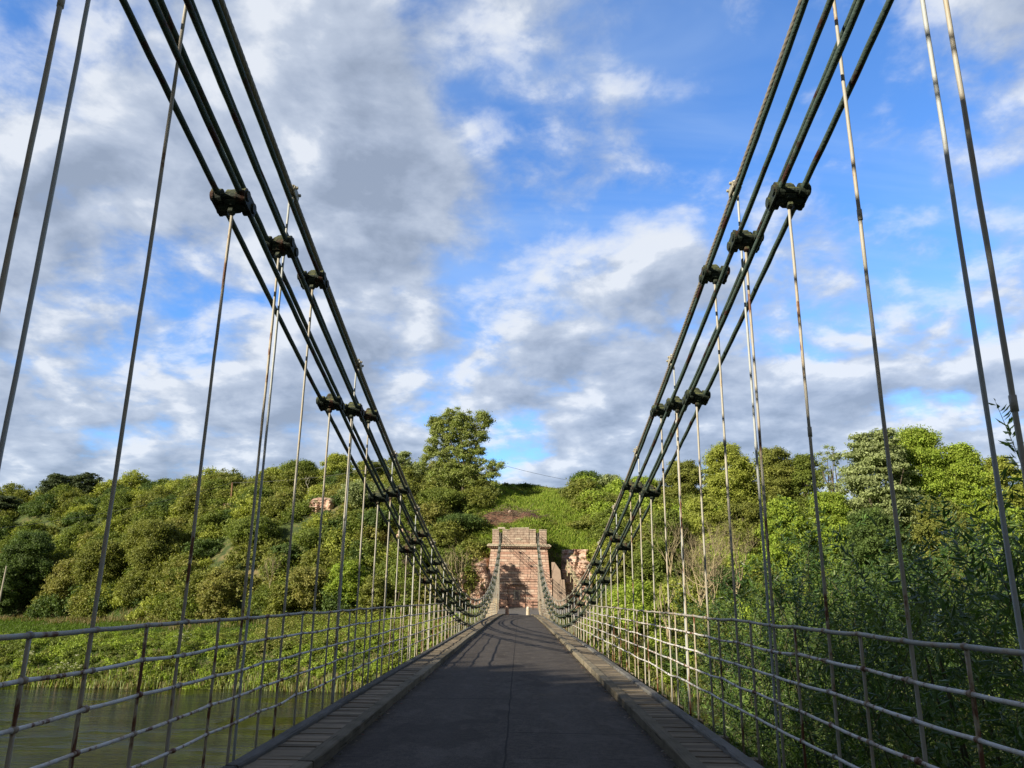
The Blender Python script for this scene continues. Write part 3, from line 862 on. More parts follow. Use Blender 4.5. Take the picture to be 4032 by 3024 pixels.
# cornice with dentils
mb = MB()
mb.cbox((-4.78, PY - 0.28, 7.62), (4.80, PY + 4.6, 7.84), 0.03)
mb.cbox((-4.62, PY - 0.16, 7.845), (4.64, PY + 4.55, 7.98), 0.03)
mb.box((-4.45, PY + 0.10, 7.423), (4.47, PY + 4.5, 7.617))
mb.link('cornice', M_PALEST, pyl)
mb = MB()
for k in range(28):
    x = -4.40 + k * 0.327
    mb.box((x, PY - 0.10, 7.44), (x + 0.17, PY + 0.098, 7.618))
mb.link('dentils', M_PINK, pyl)
# parapet: wall with slots where the chains enter
mb = MB()
SL = [(-HALF - 0.26, -HALF + 0.26), (HALF - 0.26, HALF + 0.26)]
zt, zb_ = 10.02, 7.983
mb.box((-4.02, PY + 0.26, zb_), (SL[0][0], PY + 4.2, zt)); mb.box((SL[0][1], PY + 0.26, zb_), (-1.35, PY + 4.2, zt - 0.02))
mb.box((-1.35, PY + 0.20, zb_), (1.45, PY + 4.2, zt + 0.24)); mb.box((1.45, PY + 0.26, zb_), (SL[1][0], PY + 4.2, zt + 0.03)); mb.box((SL[1][1], PY + 0.26, zb_), (4.10, PY + 4.2, zt - 0.01))
for a, b2 in SL:
    mb.box((a, PY + 1.2, zb_), (b2, PY + 4.2, zt - 0.3)); mb.box((a, PY + 0.27, zb_), (b2, PY + 1.2, 8.1))
mb.link('parapet', M_PINK, pyl)
mb = MB()
for (a, b2, z) in ((-4.08, SL[0][0] - 0.0, zt), (SL[0][1], -1.38, zt - 0.02), (-1.42, 1.50, zt + 0.243), (1.53, SL[1][0], zt + 0.033), (SL[1][1], 4.16, zt - 0.01)):
    xx = a
    while xx < b2 - 0.05:
        x2 = min(b2, xx + random.uniform(0.5, 0.95))
        mb.cbox((xx, PY + 0.17, z + 0.003), (x2 - 0.01, PY + 1.0, z + 0.15 + random.uniform(-0.02, 0.03)), 0.03, 0.012); xx = x2
mb.cbox((-3.2, PY + 0.25, zt + 0.18), (-2.1, PY + 1.2, zt + 0.42), 0.05, 0.02)
mb.link('coping', M_PALEST, pyl)
mb = MB(); mb.cbox((-0.55, PY + 0.10, 8.60), (0.38, PY + 0.199, 8.80), 0.02); mb.cbox((-0.42, PY + 0.13, 8.803), (0.25, PY + 0.199, 8.90), 0.015)
mb.link('plaque', M_PALEST, pyl)
# doorway lintel moulding, jambs and little blind window
mb = MB(); mb.cbox((-2.0, PY - 0.12, 2.02), (1.15, PY - 0.003, 2.10), 0.01)
mb.box((-1.62, PY - 0.06, -1.3), (-1.555, PY - 0.003, 1.75)); mb.box((0.955, PY - 0.06, -1.3), (1.01, PY - 0.003, 1.75))
mb.link('door_moulding', M_DARKWOOD, pyl)
mb = MB(); mb.box((-0.72, PY + 0.16, -0.1), (-0.50, PY + 0.217, 1.15)); mb.box((0.06, PY + 0.16, -0.1), (0.20, PY + 0.217, 1.15)); mb.box((-0.72, PY + 0.14, 1.153), (0.20, PY + 0.217, 1.32))
mb.link('window_surround', M_PALEST, pyl)
mb = MB(); mb.box((-0.497, PY + 0.19, -0.08), (0.057, PY + 0.217, 1.15))
mb.link('window_panel', mat_plain('blocked_window', (0.16, 0.13, 0.11), (0.24, 0.20, 0.17), 3), pyl)
for s in (-1, 1):
    mb = MB(); mb.cbox((s * HALF - 0.20, PY + 0.35, zt - 0.62), (s * HALF + 0.20, PY + 1.15, zt - 0.30), 0.04)
    mb.link('saddle', M_COUP, pyl)

# near pylon behind the viewer, the other end of the chains
npy = empty('bridge_pylon', (0, -11, -1.6), 'tall freestanding sandstone bridge pylon with an arch at the near end of the chains', 'bridge tower')
mb = MB()
mb.box((-4.9, -14.2, -3.4), (-2.35, -9.8, 3.0)); mb.box((2.35, -14.2, -3.4), (4.9, -9.8, 3.0))
th = np.linspace(0, math.pi, 13)
for k in range(12):
    xa, xb = 2.35 * math.cos(th[k]), 2.35 * math.cos(th[k + 1]); za, zb2 = 3.0 + 1.6 * math.sin(th[k]), 3.0 + 1.6 * math.sin(th[k + 1])
    V = [[xa, -14.2, za], [xb, -14.2, zb2], [xb, -14.2, 5.2], [xa, -14.2, 5.2], [xa, -9.8, za], [xb, -9.8, zb2], [xb, -9.8, 5.2], [xa, -9.8, 5.2]]
    mb.add(V, [[0, 1, 2, 3], [7, 6, 5, 4], [0, 4, 5, 1], [3, 2, 6, 7]])
mb.box((-4.9, -14.2, 3.0), (-2.35, -9.8, 5.2)); mb.box((2.35, -14.2, 3.0), (4.9, -9.8, 5.2))
frustum(mb, -4.9, 4.9, -4.4, 4.4, 5.203, 9.6, -14.2, -9.8)
mb.box((-4.3, -14.0, 9.603), (4.3, -10.0, 11.2))
mb.link('wall', M_PINK, npy)
mb = MB(); mb.cbox((-4.9, -14.5, 9.2), (4.9, -9.5, 9.45), 0.05); mb.cbox((-5.1, -14.4, 5.0), (-2.38, -9.6, 5.2), 0.05); mb.cbox((2.38, -14.4, 5.0), (5.1, -9.6, 5.2), 0.05)
mb.link('cornice', M_PALEST, npy)

M_YEL = mat_stone('yellow_stone', [(0.50, 0.36, 0.20), (0.60, 0.45, 0.26), (0.66, 0.52, 0.32), (0.70, 0.58, 0.38)], (0.34, 0.25, 0.15), 0.30, 0.6, 0.25)
# abutment walls, bollards, guard rails
for s in (-1, 1):
    T = empty('abutment_wall', (s * 3.2, 101.5, -2.5), 'pale yellow stone end wall of the %s railing, striped by rail shadows' % WORDS[s], 'stone wall', 'end walls of the bridge')
    mb = MB()
    a, b2 = sorted((s * 2.75, s * 4.15))
    mb.box((a, 101.0, -4.5), (b2, 103.0, -0.35))
    mb.link('wall', M_YEL, T)
    mb = MB(); a, b2 = sorted((s * 2.66, s * 3.15)); mb.cbox((a, 100.7, -3.5), (b2 - 0.0, 100.997, 0.10), 0.03)
    mb.link('end_pier', M_YEL, T)
    mb = MB(); a, b2 = sorted((s * 2.70, s * 4.22)); mb.cbox((a, 100.93, -0.347), (b2, 103.06, -0.20), 0.05, 0.01)
    mb.link('coping', M_PALEST, T)
    # retaining wall down to the bank
for k, (x, lab, disc) in enumerate(((-1.45, 'stubby pinkish stone bollard, farther from the one with a white disc', False), (1.23, 'stubby pale stone bollard with a white disc on its face', True))):
    T = empty('bollard', (x, 103.3, -1.93), lab, 'bollard', 'stone bollards at the bridge end')
    mb = MB()
    zs = [-2.0, -1.95, -1.3, -0.98, -0.88, -0.82]; rs = [0.25, 0.245, 0.22, 0.20, 0.15, 0.05]
    mb.tube([[x, 103.3, z] for z in zs], rs, 14)
    mb.link('shaft', M_BOLL if disc else mat_plain('bollard_pink', (0.40, 0.24, 0.17), (0.55, 0.38, 0.28), 5, 0.85), T, smooth=True)
    if disc:
        mb = MB(); mb.tube([[x, 103.07, -1.02], [x, 103.10, -1.02]], 0.075, 14)
        mb.link('reflector', M_WHITE, T)
for (x0, x1, lab) in ((-3.9, -1.55, 'low dark timber barrier across the road end, beside the pinkish bollard'), (1.75, 3.9, 'low dark timber barrier below the pylon, beyond the bollard with the disc')):
    T = empty('timber_barrier', ((x0 + x1) / 2, 113.5, -1.3), lab, 'barrier', 'timber barriers before the pylon')
    for z in (-0.42, -0.88):
        mb = MB(); mb.cbox((x0, 113.4, z), (x1, 113.5, z + 0.17), 0.015, 0.004); mb.link('rail', M_DARKWOOD, T)
    for x in np.linspace(x0 + 0.3, x1 - 0.3, 3):
        mb = MB(); mb.cbox((x - 0.07, 113.503, -1.6), (x + 0.07, 113.65, -0.15), 0.015); mb.link('post', M_DARKWOOD, T)

# grey rendered buttress wall and timber stair rail to the right of the pylon
T = empty('buttress_wall', (5.9, 117, -1), 'stepped plain brown buttress wall leaning against the cliff beside the pylon', 'wall')
mb = MB()
frustum(mb, 5.05, 7.1, 5.05, 6.7, -1.6, 2.9, 116.6, 119.6, 116.9)
frustum(mb, 4.9, 6.25, 4.9, 6.1, 2.903, 4.3, 117.0, 119.6, 117.2)
frustum(mb, 4.85, 6.05, 4.85, 5.3, 4.303, 5.4, 117.25, 119.6, 117.5)
mb.link('wall', M_CONC, T)
T = empty('stair_railing', (7.8, 116.5, 2), 'pale timber stair railing slanting down the red rock beside the buttress wall', 'railing')
p0 = Vector((7.15, 117.2, 4.6)); p1 = Vector((8.9, 114.4, 1.0))
for k in range(5):
    mb = MB(); h = 0.28 * k
    mb.tube([p0 + Vector((0, 0, h)), p1 + Vector((0, 0, h))], 0.035, 5); mb.link('rail', M_PALEWOOD, T)
for k in range(5):
    q = p0.lerp(p1, k / 4)
    mb = MB(); mb.cbox((q.x - 0.05, q.y - 0.05, q.z - 1.2), (q.x + 0.05, q.y + 0.05, q.z + 1.25), 0.01); mb.link('post', M_PALEWOOD, T)
T = empty('timber_stairs', (7.6, 117.2, 2), 'steep brown timber steps behind the pale stair railing', 'stairs')
mb = MB()
for k in range(16):
    q = Vector((6.7, 118.0, 4.4)).lerp(Vector((8.6, 115.2, 0.6)), k / 15)
    mb.cbox((q.x - 0.45, q.y - 0.15, q.z - 0.04), (q.x + 0.45, q.y + 0.15, q.z), 0.006)
mb.link('treads', M_DARKWOOD, T)

# ------------------------------------------------------------------ rock faces
def rock(name, x0, x1, z0, z1, y, lab, seed, lean=0.25, amp=0.55):
    nx_, nz = int((x1 - x0) / 0.11) + 2, int((z1 - z0) / 0.11) + 2
    U, W = np.meshgrid(np.linspace(0, 1, nx_), np.linspace(0, 1, nz), indexing='ij')
    X = x0 + (x1 - x0) * U; Z = z0 + (z1 - z0) * W
    d = (vnoise(X * 1.0, Z * 0.7, 1.7, seed) - 0.5) * 2 * amp + (vnoise(X, Z, 0.7, seed + 1) - 0.5) * amp + np.abs(vnoise(X, Z * 0.5, 0.9, seed + 2) - 0.5) * amp * 1.6
    st = Z + 0.35 * vnoise(X, Z, 2.2, seed + 3); d = d + 0.22 * ((st * 1.25) % 1.0) + 0.14 * ((st * 3.1 + X * 0.2) % 1.0) + (vnoise(X, Z, 0.28, seed + 9) - 0.5) * 0.30
    e_ = np.abs(2 * U - 1) ** 2.6 + np.maximum(0, 2 * W - 1) ** 2.2 + (vnoise(X, Z, 1.6, seed + 6) - 0.5) * 0.9
    edge = np.clip(e_ - 0.45, 0, 3) * 1.5
    Yv = y + lean * (Z - z0) + d + edge * 1.6
    X = X + (vnoise(X, Z, 0.8, seed + 4) - 0.5) * 0.4
    V = np.stack([X, Yv, Z], -1).reshape(-1, 3)
    ii = np.arange(nx_ - 1)[:, None] * nz + np.arange(nz - 1)[None, :]
    Q = np.stack([ii, ii + nz, ii + nz + 1, ii + 1], -1).reshape(-1, 4)
    back = V.copy(); back[:, 1] = y + 5 + lean * (z1 - z0)
    # close it: skirt round the rim back into the hill
    rim = list(range(0, nz)) + [k * nz + nz - 1 for k in range(1, nx_)] + [(nx_ - 1) * nz + k for k in range(nz - 2, -1, -1)] + [k * nz for k in range(nx_ - 2, 0, -1)]
    n0 = len(V); V = np.concatenate([V, back[rim]])
    Qs = [[rim[k], rim[(k + 1) % len(rim)], n0 + (k + 1) % len(rim), n0 + k] for k in range(len(rim))]
    o = link(name, np_mesh(name, V, np.concatenate([Q, np.array(Qs)])), M_ROCK, smooth=False)
    return props(o, lab, 'rock', 'rock faces in the hillside')
rock('cliff', -8.8, -4.3, -2.0, 6.0, 115.4, 'sunlit pink sandstone rock face beside the pylon, nearest the bare pale tree', 3, 0.10)
rock('cliff', 6.4, 11.2, -1.5, 7.6, 117.6, 'broken red rock face behind the stair railing', 8, 0.25, 0.7)
def rock_px(px, py, hw, hh, Y, lab, seed):
    c = pix_at(px, py, Y); k = Y * 0.963 / FPX
    rock('rock_outcrop', c.x - hw * k, c.x + hw * k, c.z - hh * k, c.z + hh * k, Y, lab, seed, 0.3, 0.5)
rock_px(1252, 1996, 50, 46, 135.0, 'bare pink rock outcrop high on the bushy hillside under a tuft of yellow grass', 21)
rock_px(1590, 2110, 42, 34, 122, 'low orange rock outcrop glimpsed behind the left chains', 23)
rock_px(2225, 2130, 44, 28, 127, 'small pink rock outcrop in grass above the stair railing', 24)

# ------------------------------------------------------------------ foliage
PAL = {
 'olive': [(0.085, 0.100, 0.022), (0.125, 0.135, 0.030), (0.060, 0.080, 0.018)],
 'green': [(0.050, 0.095, 0.018), (0.080, 0.130, 0.025), (0.038, 0.072, 0.014)],
 'bright': [(0.125, 0.180, 0.022), (0.165, 0.210, 0.030), (0.090, 0.140, 0.020)],
 'deep': [(0.030, 0.068, 0.018), (0.050, 0.100, 0.024), (0.022, 0.048, 0.014)],
 'tan': [(0.115, 0.118, 0.034), (0.145, 0.138, 0.043), (0.085, 0.105, 0.028)],
 'pale': [(0.130, 0.155, 0.070), (0.185, 0.205, 0.100), (0.080, 0.110, 0.040)],
 'yellow': [(0.170, 0.175, 0.030), (0.210, 0.205, 0.045), (0.110, 0.125, 0.022)],
 'pine': [(0.026, 0.050, 0.024), (0.045, 0.080, 0.040), (0.018, 0.034, 0.016)],
 'grass': [(0.120, 0.175, 0.022), (0.090, 0.140, 0.020), (0.165, 0.180, 0.040)],
 'dry': [(0.26, 0.205, 0.10), (0.33, 0.27, 0.14), (0.18, 0.16, 0.06)],
 'white': [(0.75, 0.74, 0.66), (0.68, 0.67, 0.56), (0.60, 0.62, 0.45)],
}

for _k in PAL:
    if _k not in ('white', 'dry'):
        PAL[_k] = [(min(0.36, c[0] * (3.15 if _k in ('green', 'deep', 'pine') else 2.38)), min(0.42, c[1] * 2.28), c[2] * 2.0 + 0.006) for c in PAL[_k]]

def leaf_cloud(C, Rd, n_per, size, pal, rng, flat=0.75, spread=0.35, pal_w=None, up=0.35):
    """leaf-sized quads scattered through the shells of many small clumps; C (m,3) centres, Rd (m,3) radii"""
    m = len(C); n_per = np.full(m, n_per) if np.isscalar(n_per) else n_per
    idx = np.repeat(np.arange(m), n_per); N = len(idx)
    d = rng.normal(size=(N, 3)); d /= np.linalg.norm(d, axis=1)[:, None]
    # fewer leaves on the underside
    flip = (d[:, 2] < -0.2) & (rng.random(N) < 0.6); d[flip, 2] *= -1
    rad = 1 - np.abs(rng.normal(0, spread, N)); rad = np.clip(rad, 0.05, 1.15)
    far = rng.random(N) < 0.26; rad[far] = rng.uniform(0.9, 1.75, far.sum())
    P = C[idx] + d * Rd[idx] * rad[:, None]
    nrm = d * flat + rng.normal(size=(N, 3)) * 0.55 + np.array([0, 0, up]); nrm /= np.linalg.norm(nrm, axis=1)[:, None]
    a = np.cross(nrm, rng.normal(size=(N, 3))); a /= np.linalg.norm(a, axis=1)[:, None]
    b = np.cross(nrm, a)
    sz = size * rng.uniform(0.55, 1.35, N)
    la = a * sz[:, None]; lb = b * (sz * 0.55)[:, None]
    q = np.stack([P - la, P - lb * 0.9 + la * 0.1, P + la, P + lb], 1) + (nrm * (sz * rng.uniform(-0.2, 0.2, N))[:, None])[:, None, :] * np.array([0, 1, 0, 1])[None, :, None]
    pal = np.array([p for p in pal])
    ck = rng.random((m, len(pal))); ck = ck / ck.sum(1)[:, None]      # each clump leans to one tone
    base = (ck @ pal)
    pick = pal[rng.integers(0, len(pal), N)]
    col = base[idx] * 0.6 + pick * 0.4
    col = col * rng.uniform(0.72, 1.25, (N, 1)) * rng.uniform(0.85, 1.18, m)[idx][:, None]
    return q.reshape(-1, 3), col

def foliage_obj(name, V, col, parent=None, mat=None):
    n = len(V) // 4
    me = np_mesh(name, V, np.arange(n * 4).reshape(-1, 4), None, col)
    return link(name, me, mat or M_LEAF, parent)

def branches(mb, p, d, L, r, depth, rng, spread=0.6, kids=3, up=0.15, sides=5):
    n = 4; pts = [np.array(p)]; dd = np.array(d, float)
    for k in range(n):
        dd = dd + rng.normal(0, 0.14, 3) + [0, 0, up * 0.2]; dd /= np.linalg.norm(dd)
        pts.append(pts[-1] + dd * L / n)
    mb.tube(pts, np.linspace(r, r * 0.55, n + 1), sides if depth > 0 else 3, cap=False)
    ends = [pts[-1]]
    if depth > 0:
        for k in range(kids):
            q = pts[rng.integers(2, n + 1)] if k else pts[-1]
            nd = dd + rng.normal(0, spread, 3) + [0, 0, up]; nd /= np.linalg.norm(nd)
            ends += branches(mb, q, nd, L * rng.uniform(0.55, 0.8), r * 0.52, depth - 1, rng, spread, kids, up, sides)
    return ends

def tree(name, x, y, top, rx, pal, label, cat='tree', seed=1, leaf=0.17, dens=1.0, base=None, low=0.12, ry=None, ragged=0.22, group=None, clumps=None, trunk=True, shape='round', flatc=0.7):
    rng = np.random.default_rng(seed)
    if 'whose shade falls' in label: dens = 0.30; ragged = 0.6
    zb2 = float(ground_z(x, y)) if base is None else base
    H = top - zb2; ry = ry or rx
    T = empty(name, (x, y, zb2), label, cat, group)
    z0 = zb2 + H * low
    n = clumps or int((50 + rx * 26) * min(2.6, max(1.0, H / (2.4 * rx))))
    u = rng.random((n, 3))
    # clumps: more on the outside of the crown than inside
    th = u[:, 0] * 2 * math.pi; hh = u[:, 1]
    if shape == 'round': prof = np.sin(np.pi * np.clip(0.12 + 0.80 * hh, 0, 1)) ** 0.6
    elif shape == 'cone': prof = (1 - hh) ** 0.8 + 0.12
    elif shape == 'tall': prof = np.sin(np.pi * np.clip(0.2 + 0.72 * hh, 0, 1)) ** 0.4
    else: prof = np.ones(n)
    rr = prof * (0.35 + 0.65 * np.sqrt(u[:, 2])) * (1 + rng.normal(0, ragged, n) * 0.6)
    cr = rx * rng.uniform(0.15, 0.30, n) * (0.75 + 0.25 * prof)
    cr = np.clip(cr, 0.32, 1.6)
    C = np.stack([x + np.cos(th) * rr * np.maximum(rx - cr * 0.7, 0.2), y + np.sin(th) * rr * np.maximum(ry - cr * 0.7, 0.2), z0 + (top - z0 - cr * 0.6) * hh], -1)
    Rd = np.stack([cr, cr, cr * flatc], -1)
    per = np.maximum(40, (270 * dens * (cr / (leaf * 5)) ** 2)).astype(int)
    V, col = leaf_cloud(C, Rd, per, leaf, PAL[pal], rng, spread=0.5)
    foliage_obj('crown', V, col, T)
    if trunk:
        mb = MB()
        tr = max(0.09, H * 0.018)
        mb.tube([[x, y, zb2 - 0.8], [x + rng.normal(0, 0.1), y, zb2 + H * 0.3], [x + rng.normal(0, 0.3), y + rng.normal(0, 0.3), zb2 + H * 0.72]], [tr * 1.3, tr, tr * 0.45], 7)
        for k in rng.choice(n, min(n, 12), replace=False):
            s0 = np.array([x, y, zb2 + H * rng.uniform(0.18, 0.5)]); e = C[k]
            mid = (s0 + e) / 2 + rng.normal(0, 0.25, 3)
            mb.tube([s0, mid, e], [tr * 0.5, tr * 0.32, tr * 0.12], 5, cap=False)
        mb.link('trunk', M_BARK, T, smooth=True)
    return T

def tree_px(name, px, py, hw, Y, pal, label, **kw):
    c = pix_at(px, py, Y); k = (Y * 0.963 + c.z * 0.27) / FPX
    return tree(name, c.x, Y, c.z, hw * k, pal, label, **kw)

# -- left hillside, one by one
tree_px('pine_tree', 250, 1866, 66, 176, 'pine', 'dark layered pine on the ridge, the broader of the two leftmost on the skyline', seed=31, flatc=0.4, ragged=0.5, low=0.05)
tree_px('pine_tree', 352, 1860, 46, 176, 'pine', 'small dark windswept pine on the ridge just right of the broad pine', seed=32, flatc=0.4, ragged=0.5, low=0.05)
tree_px('pine_tree', 28, 1948, 52, 170, 'pine', 'dark pine at the left edge where the ridge falls away', seed=33, flatc=0.35, ragged=0.5, low=0.3)
HL = [
 ('bush', 870, 1868, 62, 160, 'olive', 'round olive bush on the skyline left of the brown leaning pole'),
 ('tree', 1080, 1845, 55, 158, 'olive', 'low olive tree on the skyline just right of the brown pole'),
 ('tree', 1190, 1815, 75, 156, 'green', 'green skyline tree at the left end of the high thicket behind the hanger rods'),
 ('tree', 1335, 1790, 66, 154, 'yellow', 'yellow green round tree standing highest on the ridge behind the hanger rods'),
 ('tree', 1460, 1812, 60, 150, 'olive', 'olive tree on the ridge right of the yellow green one'),
 ('tree', 1595, 1778, 42, 146, 'pale', 'pale feathery young tree on the skyline crossed by the dark chains'),
 ('tree', 1648, 1824, 40, 146, 'pale', 'pale shrubby tree between the feathery young tree and the tall ash'),
 ('tree', 1440, 1900, 90, 136, 'pale', 'large pale leaved tree on the slope right of the bare pink outcrop'),
 ('tree', 1505, 2010, 85, 128, 'deep', 'dark green tree on the slope below the pale leaved one'),
 ('tree', 1010, 2040, 100, 130, 'green', 'glossy bright green tree halfway up the slope left of centre'),
 ('tree', 1130, 2140, 62, 124, 'deep', 'deep green tree in the hollow right of the glossy bright green tree'),
 ('tree', 1270, 2085, 105, 126, 'green', 'broad green tree right below the bare pink outcrop'),
 ('bush', 870, 2240, 78, 119, 'tan', 'tan and rust coloured bush by the meadow behind the railing'),
 ('bush', 1225, 2235, 92, 116, 'tan', 'tall golden brown bush, the larger of the two brown ones at the slope foot'),
 ('bush', 1110, 2300, 60, 115, 'olive', 'olive bush between the two brown bushes'),
 ('tree', 1375, 2210, 80, 115, 'bright', 'fresh green tree right of the tall golden brown bush'),
 ('bush', 1480, 2270, 66, 112, 'olive', 'ragged olive bush behind the chains near the deck'),
 ('tree', 620, 2050, 110, 136, 'olive', 'wide olive tree in the middle of the left slope'),
 ('tree', 420, 2130, 95, 138, 'olive', 'olive tree above the meadow, right of the dark hollow'),
 ('bush', 290, 2200, 80, 139, 'tan', 'brownish thorn bush at the edge of the dark hollow'),
 ('tree', 130, 2090, 100, 142, 'deep', 'dark tree standing over the hollow at the far left'),
 ('tree', 40, 2210, 70, 138, 'deep', 'dark tree behind the pale leaning pole'),
 ('tree', 730, 2230, 70, 128, 'green', 'green tree at the meadow edge left of the tan and rust bush'),
 ('tree', 560, 2250, 80, 131, 'olive', 'low spreading olive tree at the meadow edge'),
 ('tree', 1740, 1930, 90, 134, 'green', 'leafy green tree below the tall ash'),
 ('tree', 1820, 2030, 85, 128, 'deep', 'dark leaved tree left of the grassy slope above the pylon'),
 ('bush', 1890, 2130, 60, 124, 'green', 'green bush hanging over the left corner of the pylon'),
 ('bush', 1850, 2130, 55, 121, 'olive', 'bush on top of the sunlit pink rock face'),
 ('tree', 1700, 2160, 85, 121, 'green', 'green tree behind the pale bare tree by the pylon'),
 ('tree', 1600, 2240, 70, 117, 'bright', 'light green tree seen through the sagging chains'),
 ('tree', 1618, 1965, 56, 106, 'green', 'slender leafy tree on the bank whose shade falls on the pylon'),
 ('bush', 1822, 2335, 30, 113, 'deep', 'dark bush at the foot of the sunlit pink rock face'),
]
for k, (nm, px, py, hw, Y, pal, lab) in enumerate(HL):
    tree_px(nm, px, py, hw, Y, pal, lab, cat=nm, seed=60 + k, leaf=0.15 if pal != 'pale' else 0.17, low=0.02 if nm == 'bush' else 0.08, ragged=0.3)

# -- right side
HR = [
 ('bush', 2310, 1856, 62, 148, 'deep', 'dark bush on the skyline right of the grassy saddle'),
 ('bush', 2400, 1868, 50, 146, 'pale', 'pale green bush on the skyline right of the dark one'),
 ('bush', 2065, 1908, 34, 147, 'deep', 'small dark bush on the grassy saddle between the ash and the skyline bushes'),
 ('bush', 2260, 1925, 60, 143, 'green', 'low green bush on the slope under the skyline bushes'),
 ('tree', 2370, 1950, 90, 136, 'olive', 'olive thicket tree above the stair railing'),
 ('tree', 2300, 2060, 66, 130, 'olive', 'olive tree at the right edge of the bright grass'),
 ('tree', 2470, 2000, 85, 130, 'green', 'green tree behind the right chains, halfway up the slope'),
 ('tree', 2530, 1880, 70, 142, 'bright', 'bright green skyline tree just right of the chains'),
 ('tree', 2690, 1815, 85, 138, 'olive', 'olive skyline tree left of the highest hanger rods gap'),
 ('tree', 2860, 1750, 95, 134, 'yellow', 'tall yellow green tree on the skyline, leftmost of the tall right trees'),
 ('tree', 3040, 1762, 95, 132, 'olive', 'rounded olive tree between the yellow green tree and the thin pale one'),
 ('tree', 3160, 1790, 72, 130, 'green', 'dark green rounded tree just left of the thin pale tree'),
 ('tree', 3600, 1690, 125, 116, 'bright', 'tall bright tree with forked trunk, right of the great pale sycamore'),
 ('tree', 3780, 1752, 95, 114, 'bright', 'sunny green tree right of the forked tall tree'),
 ('tree', 3930, 1800, 90, 112, 'yellow', 'yellowish green tree near the right edge on the skyline'),
 ('tree', 4050, 1840, 80, 112, 'bright', 'bright tree at the very right edge of the wood'),
 ('tree', 3250, 1935, 95, 112, 'bright', 'fresh green tree in front of the great pale sycamore'),
 ('tree', 3080, 1960, 90, 112, 'bright', 'light green bushy tree left of the fresh green one'),
 ('tree', 2920, 1980, 90, 118, 'olive', 'olive tree over the tangle of bare branches'),
 ('tree', 2760, 1960, 90, 122, 'yellow', 'yellowish tree behind the rusty hanger rods'),
 ('tree', 2620, 2010, 85, 120, 'green', 'green tree left of the tangle of bare branches'),
 ('tree', 2560, 2130, 75, 115, 'green', 'green tree above the blue footpath sign'),
 ('tree', 2420, 2160, 70, 118, 'olive', 'olive tree beside the top of the stair railing'),
 ('tree', 3420, 2000, 110, 104, 'deep', 'dark green tree under the great pale sycamore'),
 ('tree', 3700, 1960, 120, 102, 'olive', 'wide olive tree behind the willow tips'),
 ('tree', 3960, 2000, 120, 100, 'bright', 'bright green tree behind the willow at the right edge'),
 ('tree', 2840, 2230, 80, 110, 'deep', 'dark ivy green tree behind the split pale trunks'),
 ('tree', 3000, 2260, 90, 104, 'green', 'green riverside tree behind the left edge of the willow'),
 ('bush', 2440, 2330, 60, 107, 'bright', 'bright bush at the road end by the stair railing foot'),
 ('bush', 2590, 2350, 70, 104, 'bright', 'bright bramble bush under the blue footpath sign'),
 ('bush', 2720, 2400, 70, 101, 'bright', 'bright leafy bush on the river bank below the split pale trunks'),
 ('bush', 2500, 2440, 60, 99, 'olive', 'olive bush beside the bridge end above the water'),
 ('bush', 2880, 2440, 80, 99, 'green', 'green bush at the water edge left of the willow'),
]
for k, (nm, px, py, hw, Y, pal, lab) in enumerate(HR):
    tree_px(nm, px, py, hw, Y, pal, lab, cat=nm, seed=160 + k, leaf=0.15, low=0.02 if nm == 'bush' else 0.08, ragged=0.3)
tree_px('sycamore_tree', 3430, 1692, 128, 112, 'pale', 'great pale sycamore with layered silvery leaves, tallest on the right', seed=301, leaf=0.19, flatc=0.38, ragged=0.3, dens=1.1)
tree_px('ash_tree', 3262, 1735, 55, 124, 'pale', 'thin pale tree with gaps of sky between its branches', seed=302, leaf=0.13, dens=0.7, low=0.45, clumps=46, ragged=0.7)

# -- the tall ash above the pylon: built lobe by lobe
rng = np.random.default_rng(5)
YA = 138
def A(px, py): return np.array(pix_at(px, py, YA))
ash = empty('ash_tree', (A(1800, 2000)[0], YA, float(ground_z(A(1800, 2000)[0], YA))), 'tall ragged ash tree standing alone against the sky above the pylon', 'tree')
lob = []
def lobe(px, py, hw, hh, n, dep=2.6):
    c = A(px, py); k = 0.0442
    for _ in range(int(n * 2.6)):
        v = rng.normal(size=3); v /= np.linalg.norm(v); v *= rng.uniform(0.45, 1.0)
        lob.append((c[0] + v[0] * hw * k, c[1] + v[1] * dep, c[2] + v[2] * hh * k, rng.uniform(0.35, 0.80)))
lobe(1760, 1690, 75, 72, 32); lobe(1720, 1680, 42, 50, 12, 2); lobe(1800, 1640, 60, 38, 16, 2); lobe(1905, 1655, 34, 36, 15, 1.6); lobe(1895, 1715, 26, 28, 7, 1.2)
lobe(1725, 1790, 62, 42, 14, 2.2); lobe(1790, 1800, 62, 62, 20); lobe(1860, 1770, 36, 40, 8, 1.5); lobe(1835, 1880, 85, 60, 30); lobe(1735, 1880, 60, 60, 20); lobe(1950, 1835, 38, 30, 2, 1.5)
lobe(1815, 1720, 78, 78, 22); lobe(1850, 1700, 45, 60, 12, 2); lobe(1790, 1850, 85, 60, 16); lobe(1900, 1850, 60, 50, 8, 1.8); lobe(1945, 1850, 40, 34, 3, 1.6); lobe(1925, 1880, 45, 45, 7, 1.8); lobe(1880, 1800, 50, 60, 9, 1.8); lobe(1700, 1760, 45, 60, 9, 1.8); lobe(1800, 1965, 125, 45, 36); lobe(1670, 1820, 20, 30, 4, 1.2); lobe(1930, 1930, 40, 40, 9)
lob = np.array(lob)
V, col = leaf_cloud(lob[:, :3], np.stack([lob[:, 3], lob[:, 3], lob[:, 3] * 0.72], -1), 150, 0.14, PAL['olive'][:2] + PAL['pale'][:2] + PAL['bright'][:1], rng, spread=0.6)
foliage_obj('crown', V, col, ash)
mb = MB()
tb = A(1815, 2010); f1_ = A(1830, 1850)
